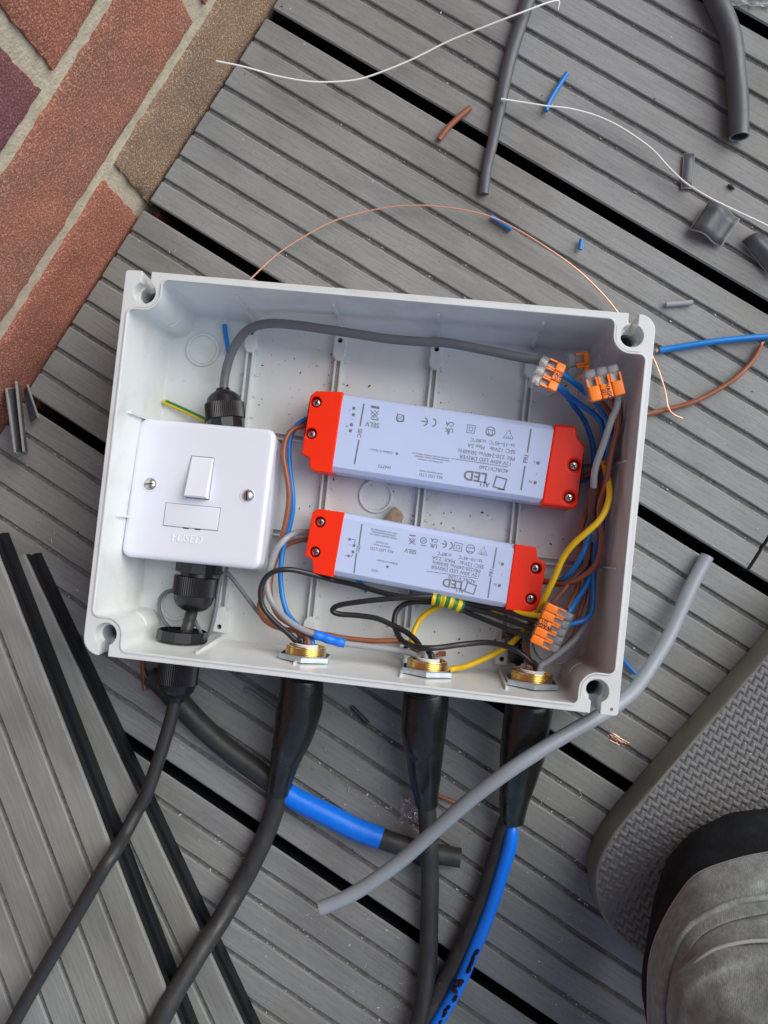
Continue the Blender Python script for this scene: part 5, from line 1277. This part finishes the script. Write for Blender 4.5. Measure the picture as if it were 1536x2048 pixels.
# the leg itself, inside the cloth: one smooth body
def skinned(name, joints, edges, parent, m_):
    me = bpy.data.meshes.new(name); base = WL[parent]
    me.from_pydata([(j[0]-base)/1000 for j in joints], edges, [])
    o = bpy.data.objects.new(name, me); COL.objects.link(o); o.parent = parent; WL[o] = base; me.materials.append(m_)
    sk = o.modifiers.new('skin', 'SKIN'); sub = o.modifiers.new('sub', 'SUBSURF'); sub.levels = sub.render_levels = 2
    for i, j in enumerate(joints): me.skin_vertices[0].data[i].radius = (j[1]/1000, j[1]/1000)
    me.skin_vertices[0].data[0].use_root = True
    return o
kn = P(1560, 2010, 85)
hip = kn+Vector((300, -210, 190))
skinned('body', [(hip, 75), (kn+(hip-kn)*.5, 66), (kn+Vector((25, -20, 10)), 52), (kn+Vector((45, -30, -15)), 42), (kn+Vector((190, 90, -20)), 42), (kn+Vector((330, 200, -30)), 28)], [(0, 1), (1, 2), (2, 3), (3, 4), (4, 5)], pk, M['cloth_black'])

# ------------------------------------------------------------------ crumbs, shavings, strands
rng = random.Random(11)
on_deck = None
def scatter(n, name, m_, label, region, kind='flake', zf=lambda x, y: .15, size=(0.5, 1.6)):
    mb = MB(); k = 0
    while k < n:
        dip_ = False
        x, y = rng.uniform(region[0], region[2]), rng.uniform(region[1], region[3])
        if noise.noise(Vector((x*.006, y*.006, 77)))+rng.uniform(-.25, .45) < 0.02: continue
        if kind == 'flake' and zf is on_deck and rng.random() < .55:      # settle in the nearest groove
            q_ = P(x, y, 0); yy_ = (q_-D0).dot(DY)-g_top; r_ = (yy_ % PITCH); g_ = (PITCH-GAP+3.3)/8
            off_ = ((r_-GAP/2) % g_)-g_+1.65
            q_ = q_-DY*off_ if abs(off_) < g_/2 else q_+DY*(g_-off_ if off_ > 0 else -(g_+off_))
            dip_ = True
            wv_ = (R3.transposed() @ (q_-Vector((0, 0, HC)))); x, y = CX+F*wv_.x/-wv_.z, CY-F*wv_.y/-wv_.z
        z = zf(x, y)
        if z is None: continue
        if zf is on_deck:
            r_ = ((P(x, y, 0)-D0).dot(DY)-g_top) % PITCH
            if r_ < GAP/2+1 or r_ > PITCH-GAP/2-1: continue
            if dip_: z = -1.1
        p = P(x, y, z); a = rng.uniform(0, 2*PI); u = Vector((math.cos(a), math.sin(a), 0)); v = Vector((-u.y, u.x, 0))
        s = rng.uniform(*size)*(.5+rng.random()**3)
        if kind == 'flake':
            mb.faces([p+u*s*.5+UZ*.05, p+v*s*.28+UZ*(.1+.3*rng.random()), p-u*s*.5+UZ*.1, p-v*s*.22+UZ*(.05+.3*rng.random())], [(0, 1, 2), (0, 2, 3)])
        else:
            q = p+u*s*2+v*s*rng.uniform(-.8, .8)+UZ*rng.uniform(0, 1.5)
            mb.tube([p, (p+q)/2+v*s*rng.uniform(-.5, .5)+UZ*.4, q], .13, 4)
        k += 1
    return tag(mb.build(name, M[m_], ang=None, fix=False), label, 'debris', kind='stuff')
def on_deck(x, y):
    q = P(x, y, 0)
    if (q-wall0).dot(WN) < 2: return None
    u, v = UV(x, y, 0)
    if -6 < u < bw+6 and -6 < v < bh+6: return None
    if y > 1060 and x < 60+(y-1100)*.46+30: return None
    if x > 1180 and (x-1180)*1.13+(y-1700) > 0: return None
    return .12
scatter(620, 'shavings', 'swarf', 'pale crumbs and plastic shavings strewn over the deck', (0, 0, 1536, 2048), zf=on_deck, size=(.5, 1.7))
scatter(220, 'shavings', 'swarf', 'pale crumbs crowded on the deck below the box', (430, 1440, 1250, 2048), zf=on_deck, size=(.5, 2.0))
scatter(60, 'fine_strands', 'swarf', 'thin pale threads scattered on the deck', (0, 900, 1300, 2048), 'hair', zf=on_deck, size=(1.2, 2.4))
scatter(34, 'fine_strands', 'copper', 'hair-thin copper strands scattered below the box', (480, 1420, 960, 1680), 'hair', zf=on_deck, size=(1.2, 2.6))
scatter(70, 'crumbs', 'dirt', 'dark specks on the deck', (0, 0, 1536, 2048), zf=on_deck, size=(.8, 2.0))
def in_box(x, y):
    u, v = UV(x, y, ZF)
    if u < 12 or v < 12 or u > bw-12 or v > bh-12 or (u < 32 and (v < 32 or v > bh-32)) or (u > bw-32 and (v < 32 or v > bh-32)): return None
    if 232 < x < 575 and 825 < y < 1150: return None
    return ZF+.1
scatter(300, 'swarf_specks', 'dirt', 'dark drill swarf specks on the floor of the box', (300, 620, 1260, 1400), zf=in_box, size=(.6, 2.1))
scatter(25, 'swarf_flakes', 'dirt', 'dark crumbs gathered along the lower wall of the box', (600, 1180, 1080, 1330), zf=in_box, size=(.8, 2.0))
scatter(40, 'foam_crumbs', 'swarf', 'pale crumbs on the kneeling pad', (1230, 1420, 1536, 1800), zf=lambda x, y: PZ+.3 if (x-1230)*1.05+(y-1700) > 40 and y < 1640 else None, size=(.6, 1.6))
print('objects', len(bpy.data.objects))
